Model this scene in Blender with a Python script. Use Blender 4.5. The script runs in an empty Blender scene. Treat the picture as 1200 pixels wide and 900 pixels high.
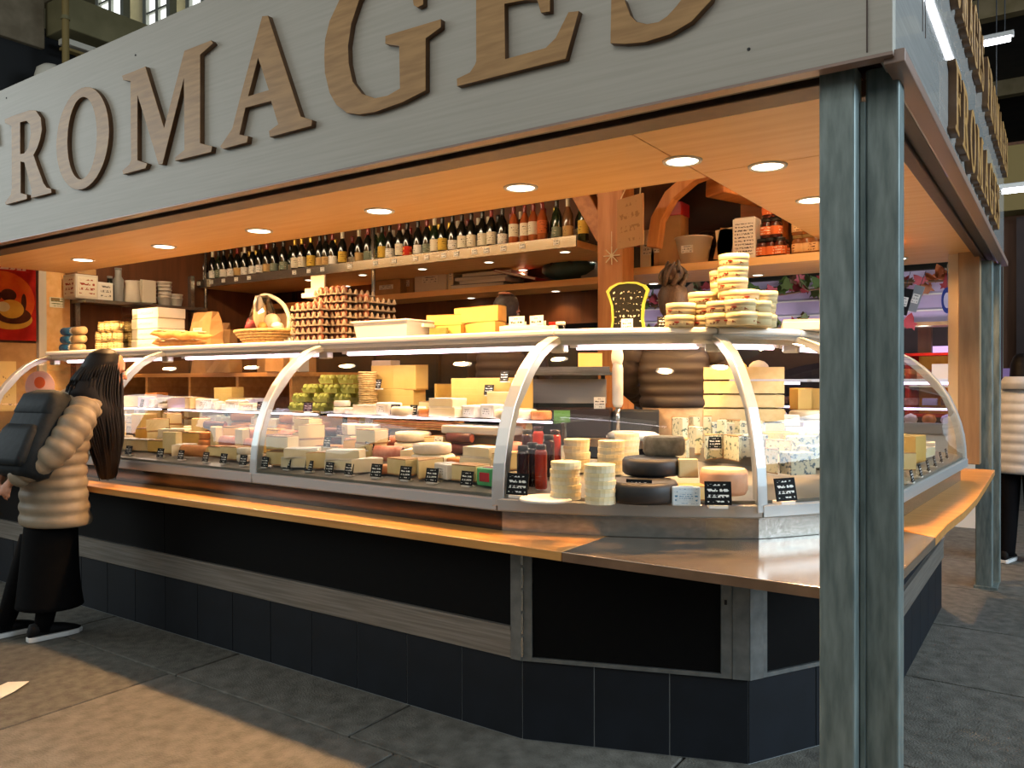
import bpy, bmesh, math, random
from mathutils import Vector, Matrix, Euler
random.seed(11)
sc = bpy.context.scene
col = sc.collection
PI = math.pi
def rad(a): return math.radians(a)
# ---------------------------------------------------------------- camera, world, lights, exposure
YAW, PITCH, ROLL, FPX, EYE = rad(34.49), rad(-.385), rad(.163), 941.0, 1.45
FW = Vector((-math.sin(YAW)*math.cos(PITCH), math.cos(YAW)*math.cos(PITCH), math.sin(PITCH)))
_R = Vector((math.cos(YAW), math.sin(YAW), 0)); _D = FW.cross(_R)
RT = _R*math.cos(ROLL)+_D*math.sin(ROLL); DN = _D*math.cos(ROLL)-_R*math.sin(ROLL)
cd = bpy.data.cameras.new('camera'); cam = bpy.data.objects.new('camera', cd); col.objects.link(cam)
cd.sensor_width = 36; cd.lens = 36*FPX/1200; cd.clip_start = .05; cd.clip_end = 200
m = Matrix((RT, -DN, -FW)).transposed().to_4x4(); m.translation = (0, 0, EYE); cam.matrix_world = m
sc.camera = cam
def at(u, v, y=None, z=None, x=None):
    """point of the stall seen at (u, v) whose real depth y, height z or side x is known"""
    d = FW+RT*((u-600)/FPX)+DN*((v-450)/FPX)
    t = y/d.y if y is not None else (z-EYE)/d.z if z is not None else x/d.x
    return Vector((0, 0, EYE))+d*t
def X(u, y):
    return at(u, 450, y=y).x
w = bpy.data.worlds.new('world'); sc.world = w; w.use_nodes = True
w.node_tree.nodes['Background'].inputs[0].default_value = (.84, .93, .96, 1)
w.node_tree.nodes['Background'].inputs[1].default_value = .17
def area(name, loc, rot, sx, sy, power, colr):
    l = bpy.data.lights.new(name, 'AREA'); l.shape = 'RECTANGLE'; l.size = sx; l.size_y = sy; l.energy = power; l.color = colr
    o = bpy.data.objects.new(name, l); o.location = loc; o.rotation_euler = rot; col.objects.link(o); return o
# daylight through the hall's roof lights and tall windows
area('hall_skylight', (-3, -6, 6.5), (rad(58), 0, 0), 12, 5, 270, (1, .98, .90))
area('left_hall_window', (-13, -3, 4.5), (rad(66), 0, rad(-60)), 6, 4, 330, (.86, .97, 1))
area('right_hall_window', (7.5, 4.5, 4.6), (rad(80), 0, rad(88)), 6, 3.6, 1000, (.70, .86, 1))
vs = sc.view_settings; vs.view_transform = 'Standard'; vs.look = 'None'; vs.gamma = 1; vs.use_curve_mapping = False
vs.exposure = 0.0
sc.cycles.use_denoising = True
sc.cycles.max_bounces = 8; sc.cycles.transparent_max_bounces = 16; sc.cycles.sample_clamp_indirect = 4
# ---------------------------------------------------------------- materials
def lin(h):
    if isinstance(h, str):
        c = [int(h[i:i+2], 16)/255 for i in (0, 2, 4)]
        return tuple(x/12.92 if x <= .04045 else ((x+.055)/1.055)**2.4 for x in c)+(1,)
    return tuple(h)+(1,)
MATS = {}
def mat(name, c, c2=None, rough=.55, metal=0, scale=8, stretch=(1, 1, 1), bump=0, detail=4, lo=.35, hi=.65, emit=0, spec=.5, bscale=None):
    if name in MATS: return MATS[name]
    M = bpy.data.materials.new(name); M.use_nodes = True; nt = M.node_tree; b = nt.nodes['Principled BSDF']
    b.inputs['Base Color'].default_value = lin(c); b.inputs['Roughness'].default_value = rough; b.inputs['Metallic'].default_value = metal
    b.inputs['Specular IOR Level'].default_value = spec
    if c2 or bump:
        tc = nt.nodes.new('ShaderNodeTexCoord'); mp = nt.nodes.new('ShaderNodeMapping'); mp.inputs['Scale'].default_value = stretch
        nz = nt.nodes.new('ShaderNodeTexNoise'); nz.inputs['Scale'].default_value = scale; nz.inputs['Detail'].default_value = detail
        nt.links.new(tc.outputs['Object'], mp.inputs[0]); nt.links.new(mp.outputs[0], nz.inputs['Vector'])
        if c2:
            cr = nt.nodes.new('ShaderNodeValToRGB'); cr.color_ramp.elements[0].position = lo; cr.color_ramp.elements[1].position = hi
            cr.color_ramp.elements[0].color = lin(c); cr.color_ramp.elements[1].color = lin(c2)
            nt.links.new(nz.outputs['Fac'], cr.inputs[0]); nt.links.new(cr.outputs[0], b.inputs['Base Color'])
        if bump:
            bp = nt.nodes.new('ShaderNodeBump'); bp.inputs['Strength'].default_value = bump; bp.inputs['Distance'].default_value = .01
            src = nz
            if bscale:
                src = nt.nodes.new('ShaderNodeTexNoise'); src.inputs['Scale'].default_value = bscale; nt.links.new(tc.outputs['Object'], src.inputs['Vector'])
            nt.links.new(src.outputs['Fac'], bp.inputs['Height']); nt.links.new(bp.outputs[0], b.inputs['Normal'])
    if emit:
        b.inputs['Emission Color'].default_value = lin(c); b.inputs['Emission Strength'].default_value = emit
    MATS[name] = M; return M
def glass(name, tint=(.93, .97, .95), refl=1.0, rough=.02):
    M = bpy.data.materials.new(name); M.use_nodes = True; nt = M.node_tree; nt.nodes.clear()
    out = nt.nodes.new('ShaderNodeOutputMaterial'); mx = nt.nodes.new('ShaderNodeMixShader'); tr = nt.nodes.new('ShaderNodeBsdfTransparent')
    gl = nt.nodes.new('ShaderNodeBsdfGlossy'); fr = nt.nodes.new('ShaderNodeFresnel'); fr.inputs['IOR'].default_value = 1.45
    mu = nt.nodes.new('ShaderNodeMath'); mu.operation = 'MULTIPLY'; mu.inputs[1].default_value = refl
    tr.inputs[0].default_value = tint+(1,); gl.inputs['Roughness'].default_value = rough
    nt.links.new(fr.outputs[0], mu.inputs[0]); nt.links.new(mu.outputs[0], mx.inputs[0])
    nt.links.new(tr.outputs[0], mx.inputs[1]); nt.links.new(gl.outputs[0], mx.inputs[2]); nt.links.new(mx.outputs[0], out.inputs[0])
    MATS[name] = M; return M
def scribble(name, ground, ink, rows=26, dens=.5, cols=60, rough=.7):
    """rows of small hand-written strokes as flat print"""
    M = bpy.data.materials.new(name); M.use_nodes = True; nt = M.node_tree; b = nt.nodes['Principled BSDF']; b.inputs['Roughness'].default_value = rough; b.inputs['Specular IOR Level'].default_value = .15
    N = nt.nodes.new; L = nt.links.new
    tc = N('ShaderNodeTexCoord'); sp = N('ShaderNodeSeparateXYZ'); L(tc.outputs['Generated'], sp.inputs[0])
    mz = N('ShaderNodeMath'); mz.operation = 'MULTIPLY'; mz.inputs[1].default_value = rows; L(sp.outputs['Z'], mz.inputs[0])
    fz = N('ShaderNodeMath'); fz.operation = 'FRACT'; L(mz.outputs[0], fz.inputs[0])
    pg = N('ShaderNodeMath'); pg.operation = 'PINGPONG'; pg.inputs[1].default_value = .5; L(fz.outputs[0], pg.inputs[0])
    g = N('ShaderNodeMath'); g.operation = 'GREATER_THAN'; g.inputs[1].default_value = .27; L(pg.outputs[0], g.inputs[0])
    mp = N('ShaderNodeMapping'); mp.inputs['Scale'].default_value = (cols, cols, rows*2.2); L(tc.outputs['Generated'], mp.inputs[0])
    nz = N('ShaderNodeTexNoise'); nz.inputs['Scale'].default_value = 1; nz.inputs['Detail'].default_value = 2; L(mp.outputs[0], nz.inputs['Vector'])
    g2 = N('ShaderNodeMath'); g2.operation = 'GREATER_THAN'; g2.inputs[1].default_value = dens; L(nz.outputs['Fac'], g2.inputs[0])
    # margin left free of writing
    px = N('ShaderNodeMath'); px.operation = 'PINGPONG'; px.inputs[1].default_value = .5; L(sp.outputs['X'], px.inputs[0])
    g3 = N('ShaderNodeMath'); g3.operation = 'GREATER_THAN'; g3.inputs[1].default_value = .1; L(px.outputs[0], g3.inputs[0])
    pz = N('ShaderNodeMath'); pz.operation = 'PINGPONG'; pz.inputs[1].default_value = .5; L(sp.outputs['Z'], pz.inputs[0])
    g4 = N('ShaderNodeMath'); g4.operation = 'GREATER_THAN'; g4.inputs[1].default_value = .12; L(pz.outputs[0], g4.inputs[0])
    prev = g
    for q in (g2, g3, g4):
        m_ = N('ShaderNodeMath'); m_.operation = 'MULTIPLY'; L(prev.outputs[0], m_.inputs[0]); L(q.outputs[0], m_.inputs[1]); prev = m_
    mx = N('ShaderNodeMix'); mx.data_type = 'RGBA'; mx.inputs['A'].default_value = lin(ground); mx.inputs['B'].default_value = lin(ink)
    L(prev.outputs[0], mx.inputs['Factor']); L(mx.outputs['Result'], b.inputs['Base Color'])
    MATS[name] = M; return M
def emission(name, c, s):
    M = bpy.data.materials.new(name); M.use_nodes = True; nt = M.node_tree; nt.nodes.clear()
    out = nt.nodes.new('ShaderNodeOutputMaterial'); e = nt.nodes.new('ShaderNodeEmission'); e.inputs[0].default_value = lin(c); e.inputs[1].default_value = s
    nt.links.new(e.outputs[0], out.inputs[0]); MATS[name] = M; return M
# ---------------------------------------------------------------- mesh helpers
class MB:
    def __init__(s): s.v = []; s.f = []; s.m = []
    def add(s, vs, fs, mi=0, T=None):
        k = len(s.v)
        s.v += [tuple(T @ Vector(p)) if T else tuple(p) for p in vs]
        s.f += [tuple(i+k for i in q) for q in fs]; s.m += [mi]*len(fs); return s
    def box(s, c, d, mi=0, rz=0, T=None):
        x, y, z = d[0]/2, d[1]/2, d[2]/2
        A = Matrix.Translation(c) @ Matrix.Rotation(rz, 4, 'Z')
        if T: A = T @ A
        return s.add([(-x, -y, -z), (x, -y, -z), (x, y, -z), (-x, y, -z), (-x, -y, z), (x, -y, z), (x, y, z), (-x, y, z)],
                     [(0, 3, 2, 1), (4, 5, 6, 7), (0, 1, 5, 4), (1, 2, 6, 5), (2, 3, 7, 6), (3, 0, 4, 7)], mi, A)
    def prism(s, poly, z0, z1, mi=0, T=None):
        n = len(poly)
        return s.add([(p[0], p[1], z0) for p in poly]+[(p[0], p[1], z1) for p in poly],
                     [tuple(reversed(range(n))), tuple(range(n, 2*n))]+[(i, (i+1) % n, n+(i+1) % n, n+i) for i in range(n)], mi, T)
    def lathe(s, prof, n=16, c=(0, 0, 0), mi=0, T=None):
        vs = []; fs = []
        for r, z in prof:
            for i in range(n):
                a = 2*PI*i/n; vs.append((c[0]+r*math.cos(a), c[1]+r*math.sin(a), c[2]+z))
        for j in range(len(prof)-1):
            for i in range(n):
                k = (i+1) % n; fs.append((j*n+i, j*n+k, (j+1)*n+k, (j+1)*n+i))
        if prof[0][0] > 1e-5: fs.append(tuple(reversed(range(n))))
        if prof[-1][0] > 1e-5: fs.append(tuple(range((len(prof)-1)*n, len(prof)*n)))
        return s.add(vs, fs, mi, T)
    def loft(s, rings, mi=0, T=None, cap=True):
        n = len(rings[0]); vs = [p for r in rings for p in r]; fs = []
        for j in range(len(rings)-1):
            for i in range(n):
                k = (i+1) % n; fs.append((j*n+i, j*n+k, (j+1)*n+k, (j+1)*n+i))
        if cap: fs += [tuple(reversed(range(n))), tuple(range((len(rings)-1)*n, len(rings)*n))]
        return s.add(vs, fs, mi, T)
    def tube(s, pts, r, n=8, mi=0, T=None, flat=1.0):
        pts = [Vector(p) for p in pts]; rs = r if isinstance(r, (list, tuple)) else [r]*len(pts); rings = []
        for i, p in enumerate(pts):
            d = (pts[min(i+1, len(pts)-1)]-pts[max(i-1, 0)]).normalized()
            up = Vector((0, 0, 1)) if abs(d.z) < .93 else Vector((0, 1, 0))
            a = d.cross(up).normalized(); b = a.cross(d)
            rings.append([p+a*(rs[i]*math.cos(2*PI*k/n))+b*(rs[i]*flat*math.sin(2*PI*k/n)) for k in range(n)])
        return s.loft(rings, mi, T)
    def ball(s, c, r, n=12, mi=0, T=None):
        r = r if isinstance(r, (list, tuple)) else (r, r, r); rings = []
        h = max(5, n//2+1)
        for j in range(h):
            t = -PI/2+PI*(j+.12)/(h-1+.24)
            rings.append([Vector((c[0]+r[0]*math.cos(t)*math.cos(2*PI*k/n), c[1]+r[1]*math.cos(t)*math.sin(2*PI*k/n), c[2]+r[2]*math.sin(t))) for k in range(n)])
        return s.loft(rings, mi, T)
    def build(s, name, mats, parent=None, loc=None, rz=0, smooth=False, bevel=0, kind=None):
        me = bpy.data.meshes.new(name); me.from_pydata(s.v, [], s.f)
        mats = mats if isinstance(mats, (list, tuple)) else [mats]
        for q in mats: me.materials.append(MATS[q] if isinstance(q, str) else q)
        me.polygons.foreach_set('material_index', s.m)
        if smooth: me.polygons.foreach_set('use_smooth', [True]*len(s.f))
        me.update()
        o = bpy.data.objects.new(name, me); col.objects.link(o)
        if parent: o.parent = parent
        if loc is not None: o.location = loc
        if rz: o.rotation_euler.z = rz
        if bevel:
            b = o.modifiers.new('bevel', 'BEVEL'); b.width = bevel; b.segments = 2; b.limit_method = 'ANGLE'; b.angle_limit = rad(35)
        if smooth == 'auto' or (smooth and bevel):
            pass
        if kind: o['kind'] = kind
        return o
def tag(o, label=None, cat=None, group=None, kind=None):
    if label: o['label'] = label
    if cat: o['category'] = cat
    if group: o['group'] = group
    if kind: o['kind'] = kind
    return o
def thing(name, label, cat, loc=(0, 0, 0), rz=0, group=None):
    o = bpy.data.objects.new(name, None); col.objects.link(o); o.empty_display_size = .05
    o.location = loc; o.rotation_euler.z = rz
    return tag(o, label, cat, group)
def kids(o): return [c for c in col.objects if c.parent == o]
KID = {}
def dup(o, loc, rz=0, label=None, group=None, scale=None):
    if o.name not in KID: KID[o.name] = [(c, kids(c)) for c in kids(o)]
    r = o.copy(); col.objects.link(r); r.location = loc; r.rotation_euler = (0, 0, rz)
    if scale is not None: r.scale = scale if isinstance(scale, (tuple, list)) else (scale,)*3
    if label: r['label'] = label
    if group: r['group'] = group
    for c, gs in KID[o.name]:
        d = c.copy(); col.objects.link(d); d.parent = r
        for g in gs:
            e = g.copy(); col.objects.link(e); e.parent = d
    return r
class Proto:
    """first call moves the thing itself, later calls copy it"""
    def __init__(s, o): s.o = o; s.used = False
    def put(s, loc, rz=0, label=None, group=None, scale=None):
        if s.used: return dup(s.o, loc, rz, label, group, scale)
        s.used = True; KID[s.o.name] = [(c, kids(c)) for c in kids(s.o)]
        s.o.location = loc; s.o.rotation_euler = (0, 0, rz)
        if scale is not None: s.o.scale = scale if isinstance(scale, (tuple, list)) else (scale,)*3
        if label: s.o['label'] = label
        if group: s.o['group'] = group
        return s.o
ORD = ['first', 'second', 'third', 'fourth', 'fifth', 'sixth', 'seventh', 'eighth', 'ninth', 'tenth', 'eleventh', 'twelfth', 'thirteenth', 'fourteenth', 'fifteenth',
       'sixteenth', 'seventeenth', 'eighteenth', 'nineteenth', 'twentieth', 'twenty-first', 'twenty-second', 'twenty-third', 'twenty-fourth', 'twenty-fifth', 'twenty-sixth',
       'twenty-seventh', 'twenty-eighth', 'twenty-ninth', 'thirtieth', 'thirty-first', 'thirty-second', 'thirty-third', 'thirty-fourth', 'thirty-fifth', 'thirty-sixth',
       'thirty-seventh', 'thirty-eighth', 'thirty-ninth', 'fortieth']
# palette
mat('ply_warm', 'fcca86', 'f2ba70', rough=.42, scale=5, stretch=(.35, 4, 4))
mat('ply_counter', 'd09a58', 'bd8242', rough=.3, scale=5, stretch=(.35, 5, 5))
mat('timber', 'c4864a', 'a9692f', rough=.5, scale=7, stretch=(3, 3, .35))
mat('timber_beam', 'b97b42', '9c5f2c', rough=.5, scale=7, stretch=(.4, 3, 3))
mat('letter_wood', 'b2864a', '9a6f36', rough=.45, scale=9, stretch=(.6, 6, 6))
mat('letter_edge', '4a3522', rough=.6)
mat('fascia_paint', 'b3ada0', 'aba597', rough=.5, scale=9, stretch=(.25, 1, 9))
mat('fascia_gloss', 'b4b2ac', 'a8a6a0', rough=.02, scale=9, stretch=(1, .25, 9))
mat('slot_black', '17130f', rough=.5); mat('slot_brown', '4b3526', '3a281c', rough=.5, scale=20)
mat('edge_pink', '8f7668', rough=.35)
mat('galvanised', '87938f', '5e6b69', rough=.5, metal=.35, scale=14, stretch=(3, 3, .5), lo=.3, hi=.7)
mat('steel', 'b9bab6', 'a3a49f', rough=.2, metal=.9, scale=30, stretch=(.2, 3, 3))
mat('steel_rail', '97928a', '7d776e', rough=.42, metal=.6, scale=20, stretch=(.15, 3, 6))
mat('steel_frame', '7f8280', '6b6f6e', rough=.4, metal=.6, scale=20)
mat('aluminium', 'c9ccca', rough=.35, metal=.55)
mat('white_slab', 'f8f2e6', rough=.35)
mat('black_panel', '040405', '060707', rough=.55, scale=40, spec=.12)
mat('slate_tile', '0e1217', '13181f', rough=.6, scale=6, spec=.3)
mat('grout', '848a8c', rough=.8)
mat('stone', '6f6d64', '4d4b45', rough=.68, scale=16, bump=.55, detail=12, lo=.32, hi=.68, bscale=120)
mat('stone_b', '76736a', '56534b', rough=.66, scale=13, bump=.55, detail=12, lo=.32, hi=.68, bscale=110)
mat('stone_c', '66645b', '494740', rough=.72, scale=19, bump=.55, detail=12, lo=.32, hi=.68, bscale=130)
mat('joint', '3d3b36', rough=.9)
mat('brown_wall', '6e4326', '5d371e', rough=.6, scale=4, stretch=(4, 4, .4))
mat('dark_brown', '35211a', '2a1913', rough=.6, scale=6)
mat('dark_teal', '1f2a2c', '141a1b', rough=.5, scale=8)
mat('black', '0c0c0c', rough=.5); mat('charcoal', '26282a', rough=.6)
mat('white', 'e8e4da', rough=.5); mat('offwhite', 'd8cfbc', rough=.55); mat('cream', 'e2d3ae', rough=.6); mat('card', 'b98f5e', 'a77e4e', rough=.7, scale=12)
mat('kraft', 'b08a5c', '9c774b', rough=.75, scale=6, bump=.3)
mat('grey_plastic', '8b8c8a', rough=.5)
mat('deck', '8f887c', rough=.35)
glass('pane_glass', (.95, .97, .95), 1.0); glass('shelf_glass', (.90, .96, .93), 1.0); glass('clear_plastic', (.86, .88, .86), .8, .1)
emission('lamp_warm', 'ffe9c8', 14); emission('lamp_tube', 'ffdff0', 8); emission('lamp_small', 'fff0d8', 9); emission('lamp_hall', 'f6f6ff', 16)
# ================================================================ SETTING: floor, hall
HALL = 'structure'
# stone paving: joint bed + slabs as pieces
bed = MB().box((-2, 6, -.06), (60, 50, .1)).build('floor', 'joint', kind='structure')
slab_me = {}
def slab_obj(x, y, sx, sy, i):
    key = (round(sx, 2), i % 3)
    if key not in slab_me:
        o = MB().box((0, 0, -.015), (sx-.012, sy-.012, .03)).build('paving_stone', ['stone', 'stone_b', 'stone_c'][i % 3], bed, (x, y, 0), bevel=.004); slab_me[key] = o
    else:
        s = slab_me[key]; o = s.copy(); col.objects.link(o); o.location = (x, y, 0)
    return o
k = 0
ang = 0
for j, y in enumerate([-.2+1.0*i for i in range(11)]):
    off = random.uniform(0, 1.2); x = -9-off
    while x < 3.2:
        sx = random.choice((1.2, 1.5, 1.8)); cx = x+sx/2
        inside = (-6.8 < x and x+sx < -.9 and y > 3.6 and y < 6.2)
        if not inside: slab_obj(cx, y, sx, 1.0, random.randint(0, 2)); k += 1
        x += sx
far = MB()
for x0, x1, y0, y1 in ((-30, -9.5, -4, 30), (-9.4, 3.2, 10.4, 30), (3.4, 20, -4, 30)):
    far.box(((x0+x1)/2, (y0+y1)/2, -.008), (x1-x0, y1-y0, .012))
far.build('far_paving', 'stone_c', bed)
# hall roof and far walls
mat('roof_dark', '3d3428', '2f281f', rough=.8, scale=3); mat('roof_beam', '8a7654', '75633f', rough=.6, scale=4)
mat('concrete', '8a7b63', '72644d', rough=.85, scale=3, bump=.2); mat('olive', '857b56', '746b48', rough=.8, scale=2); mat('ochre', '8a7340', rough=.7)
mat('pale_frame', 'a9ab9c', rough=.6); emission('daylight_pane', 'f0f4f4', 2.2)
roof = MB().box((5.5, 19, 7.2), (22.5, 34, .2)).build('ceiling', 'roof_dark', kind='structure')
for i, y in enumerate((7, 10.5, 14, 18, 23)):
    MB().box((5.5, y, 6.95), (22.5, .22, .3)).build('roof_beam', 'roof_beam', roof, bevel=.01)
for i, x in enumerate((1.0, 3.4, 6)):
    MB().box((x, 19, 6.75), (.12, 34, .12)).build('purlin', 'roof_dark', roof)
for lab, x, y, z, L, along in (('short white tube lamp high up just right of the fascia letters', -.62, 9.65, 4.9, .34, 0), ('white tube lamp beside the far end of the side fascia', -.42, 10, 3.42, .5, 0),
                     ('white hall tube lamp running along the walkway right of the stall', .32, 9.25, 4.9, 2.1, 1), ('hall tube lamp hung over the shoppers in front of the stall', -.3, -.75, 4.4, 2.6, 0), ('second hall tube lamp hung over the shoppers near the corner', 2.6, -.2, 4.1, 2.2, 0)):
    t = thing('tube_lamp', lab, 'lamp', (x, y, z), rad(90)*along, 'hall tube lamps')
    MB().box((0, 0, .05), (L+.06, .09, .05)).build('housing', 'aluminium', t, bevel=.005)
    MB().tube([(-L/2, 0, 0), (L/2, 0, 0)], .025, 10).build('tube', 'lamp_hall', t, smooth=True)
    for sx in (-1, 1): MB().tube([(sx*L*.35, 0, .07), (sx*L*.35, 0, (7.1 if y > 3 else 9)-z)], .006, 5).build('hanger', 'charcoal', t)
# upper left: concrete gallery, pipe and tall windows
wl = MB().box((-16.5, 4.5, 3.6), (3.0, 5.0, 7.18)).build('wall_gallery', 'concrete', kind='structure')
MB().box((-16.3, 4.5, 8.9), (3.4, 4.9, 3.4)).build('gallery_slab', 'concrete', wl, bevel=.02)
MB().box((-14.35, 11.0, 7.74), (.7, 8, .58)).build('gallery_beam', 'olive', wl, bevel=.02)
MB().box((-14.15, 11.0, 7.25), (.2, 8, .10)).build('gallery_rail', 'offwhite', wl, bevel=.01); MB().box((-14.15, 11.0, 7.13), (.15, 8, .05)).build('gallery_rail', 'ochre', wl, bevel=.01)
MB().box((-14.8, 9.5, 6.9), (.2, 7.5, 1.4)).build('gallery_recess', 'black', wl)
p = thing('drain_pipe', 'pale vertical pipe rising in front of the concrete gallery', 'pipe', (-13.6, 6.8, 0))
MB().tube([(0, 0, 0), (0, 0, 14)], .055, 12).build('pipe_run', 'ochre', p, smooth=True)
for z in (3.5, 7.4, 10): MB().lathe([(.07, 0), (.07, .06)], 12, (0, 0, z)).build('pipe_collar', 'olive', p)
t = thing('vent_cowl', 'small white rounded cowl above the fascia beside the brown column', 'vent', (-13.72, 6.62, 6.18))
MB().lathe([(.24, 0), (.24, .25), (.21, .36), (.12, .43), (.02, .45)], 18).build('cowl', 'offwhite', t, smooth=True)
MB().lathe([(.12, -6.17), (.12, 0)], 12).build('duct', 'grey_plastic', t, smooth=True)
for i, (x, wdt) in enumerate(((-22.2, 1.3), (-19.9, 1.1), (-17.9, 1.2))):
    z0, h = 10.6, 3.6
    fr = MB()
    fr.box((x-wdt/2, 12.4, z0+h/2), (.16, .2, h)).box((x+wdt/2, 12.4, z0+h/2), (.16, .2, h)).box((x, 12.4, z0+h), (wdt+.16, .2, .16)).box((x, 12.4, z0), (wdt+.16, .2, .16))
    wn = fr.build('window_%d' % (i+1), 'pale_frame', kind='structure')
    for a in (-1, 1):
        MB().box((x+a*wdt/4, 12.42, z0+h/2), (wdt/2-.12, .03, h-.16)).build('pane', 'daylight_pane', wn)
    MB().box((x, 12.4, z0+h/2), (.14, .16, h-.1)).build('mullion', 'pale_frame', wn)
    for q in range(3): MB().box((x, 12.36, z0+.9*q+.7), (wdt-.1, .07, .06)).build('glazing_bar', 'pale_frame', wn)
MB().box((-18, 13, 10.5), (22, .3, 8)).build('wall_back', 'olive', kind='structure')
MB().box((-21, 12.1, 12.9), (9, .3, .35)).build('trim_1', 'roof_beam', kind='structure')
# far right: walls and neighbouring shop fronts along the walkway
wr = MB().box((1.0, 13.65, 2.4), (3.9, .3, 4.8)).build('wall_right', 'brown_wall', kind='structure')
for x in (-.86, -.74): MB().box((x, 13.4, 2.2), (.05, .2, 4.4)).build('frame_post', 'pale_frame', wr)
MB().box((.1, 13.4, 1.9), (1.3, .1, 3.6)).build('dark_pane', 'dark_brown', wr)
MB().box((1.0, 13.3, 4.2), (3.9, .5, .9)).build('shop_header', 'ochre', wr, bevel=.01)
for i in range(6): MB().box((-.80, 13.45, 2.35+i*.11), (.16, .06, .07)).build('lit_slat', 'lamp_small', wr)
mat('violet_glow', 'b58bc0', rough=.4); mat('magenta', '8a3560', rough=.6)
MB().box((-.78, 13.42, 1.45), (.3, .05, .25)).build('shop_sign', 'violet_glow', wr); MB().box((-.75, 13.4, 1.1), (.4, .1, .35)).build('counter_front', 'magenta', wr)
MB().box((-5, 25, 4), (50, .3, 8)).build('wall_far', 'roof_dark', kind='structure')
# ================================================================ STALL: fascia sign with raised letters
FY, FX, FZ0, FZ1 = 2.21, -.355, 2.27, 3.16
L_ = {}
L_['R'] = [[(-5.071, .494), (-4.963, .495), (-4.777, .489), (-4.704, .474), (-4.649, .424), (-4.637, .359), (-4.658, .308), (-4.691, .267), (-4.735, .234), (-4.697, .173), (-4.622, .06), (-4.591, .033), (-4.541, .018), (-4.537, -.002), (-4.735, -.002), (-4.765, .001), (-4.754, .039), (-4.84, .211), (-4.885, .222), (-4.887, .041), (-4.814, .023), (-4.814, 0), (-5.066, 0), (-5.075, .012), (-5.004, .048), (-4.991, .087), (-4.989, .442), (-5.068, .473)],
          [(-4.887, .444), (-4.811, .44), (-4.77, .411), (-4.76, .357), (-4.789, .283), (-4.839, .259), (-4.889, .263)]]
def ell(cx, cz, rx, rz, n=44): return [(cx+rx*math.cos(2*PI*i/n), cz+rz*math.sin(2*PI*i/n)) for i in range(n)]
L_['O'] = [ell(-4.217, .236, .262, .262), ell(-4.216, .238, .148, .214)]
L_['M'] = [[(-3.83, .479), (-3.822, .458), (-3.757, .439), (-3.755, .052), (-3.771, .033), (-3.832, .013), (-3.827, -.005), (-3.634, -.005), (-3.619, .014), (-3.702, .043), (-3.699, .365), (-3.561, .078), (-3.524, -.002), (-3.492, -.007), (-3.317, .365), (-3.316, .03), (-3.389, .006), (-3.389, -.006), (-3.119, -.01), (-3.112, .012), (-3.2, .041), (-3.196, .438), (-3.102, .466), (-3.114, .48), (-3.312, .481), (-3.477, .156), (-3.629, .479), (-3.739, .478)]]
L_['A'] = [[(-2.764, .497), (-2.729, .49), (-2.53, .035), (-2.464, .009), (-2.467, -.012), (-2.719, -.012), (-2.724, .011), (-2.665, .029), (-2.71, .136), (-2.879, .139), (-2.921, .031), (-2.863, .014), (-2.869, -.01), (-3.033, -.01), (-3.051, .002), (-3.003, .038), (-2.967, .065), (-2.908, .197)],
          [(-2.793, .335), (-2.723, .181), (-2.862, .182)]]
L_['G'] = [[(-2.15, .503), (-2.235, .485), (-2.304, .443), (-2.359, .376), (-2.385, .31), (-2.39, .245), (-2.387, .18), (-2.361, .097), (-2.324, .044), (-2.267, .002), (-2.203, -.016), (-2.12, -.023), (-1.98, -.013), (-1.873, .007), (-1.872, .191), (-1.802, .213), (-1.802, .239), (-2.064, .245), (-2.065, .218), (-1.996, .194), (-1.993, .037), (-2.056, .023), (-2.12, .026), (-2.188, .057), (-2.237, .113), (-2.258, .188), (-2.261, .255), (-2.243, .336), (-2.2, .416), (-2.14, .46), (-2.07, .474), (-1.99, .45), (-1.94, .39), (-1.925, .323), (-1.909, .311), (-1.883, .314), (-1.883, .49), (-1.93, .482), (-2.04, .505)]]
L_['E'] = [[(-1.645, .44), (-1.645, .058), (-1.651, .047), (-1.673, .025), (-1.729, .016), (-1.728, -.008), (-1.295, -.012), (-1.248, .123), (-1.283, .129), (-1.33, .06), (-1.368, .037), (-1.528, .037), (-1.53, .223), (-1.446, .213), (-1.399, .201), (-1.385, .156), (-1.353, .152), (-1.353, .335), (-1.385, .335), (-1.4, .285), (-1.446, .27), (-1.53, .265), (-1.528, .455), (-1.4, .455), (-1.36, .438), (-1.325, .37), (-1.295, .37), (-1.31, .495), (-1.729, .493), (-1.729, .476), (-1.673, .462)]]
L_['S'] = [[(-1.132, .129), (-1.135, -.001), (-1.086, -.015), (-1.023, -.025), (-.944, -.021), (-.878, -.001), (-.82, .044), (-.79, .11), (-.795, .18), (-.83, .235), (-.89, .275), (-.97, .315), (-1.02, .35), (-1.035, .395), (-1.01, .44), (-.965, .462), (-.91, .455), (-.87, .42), (-.85, .36), (-.82, .36), (-.825, .495), (-.85, .495), (-.87, .485), (-.93, .505), (-1.0, .5), (-1.07, .47), (-1.115, .41), (-1.12, .34), (-1.09, .28), (-1.03, .235), (-.95, .2), (-.9, .165), (-.885, .12), (-.9, .075), (-.922, .053), (-.951, .031), (-.979, .021), (-1.015, .024), (-1.049, .039), (-1.071, .065), (-1.09, .117)]]
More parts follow.
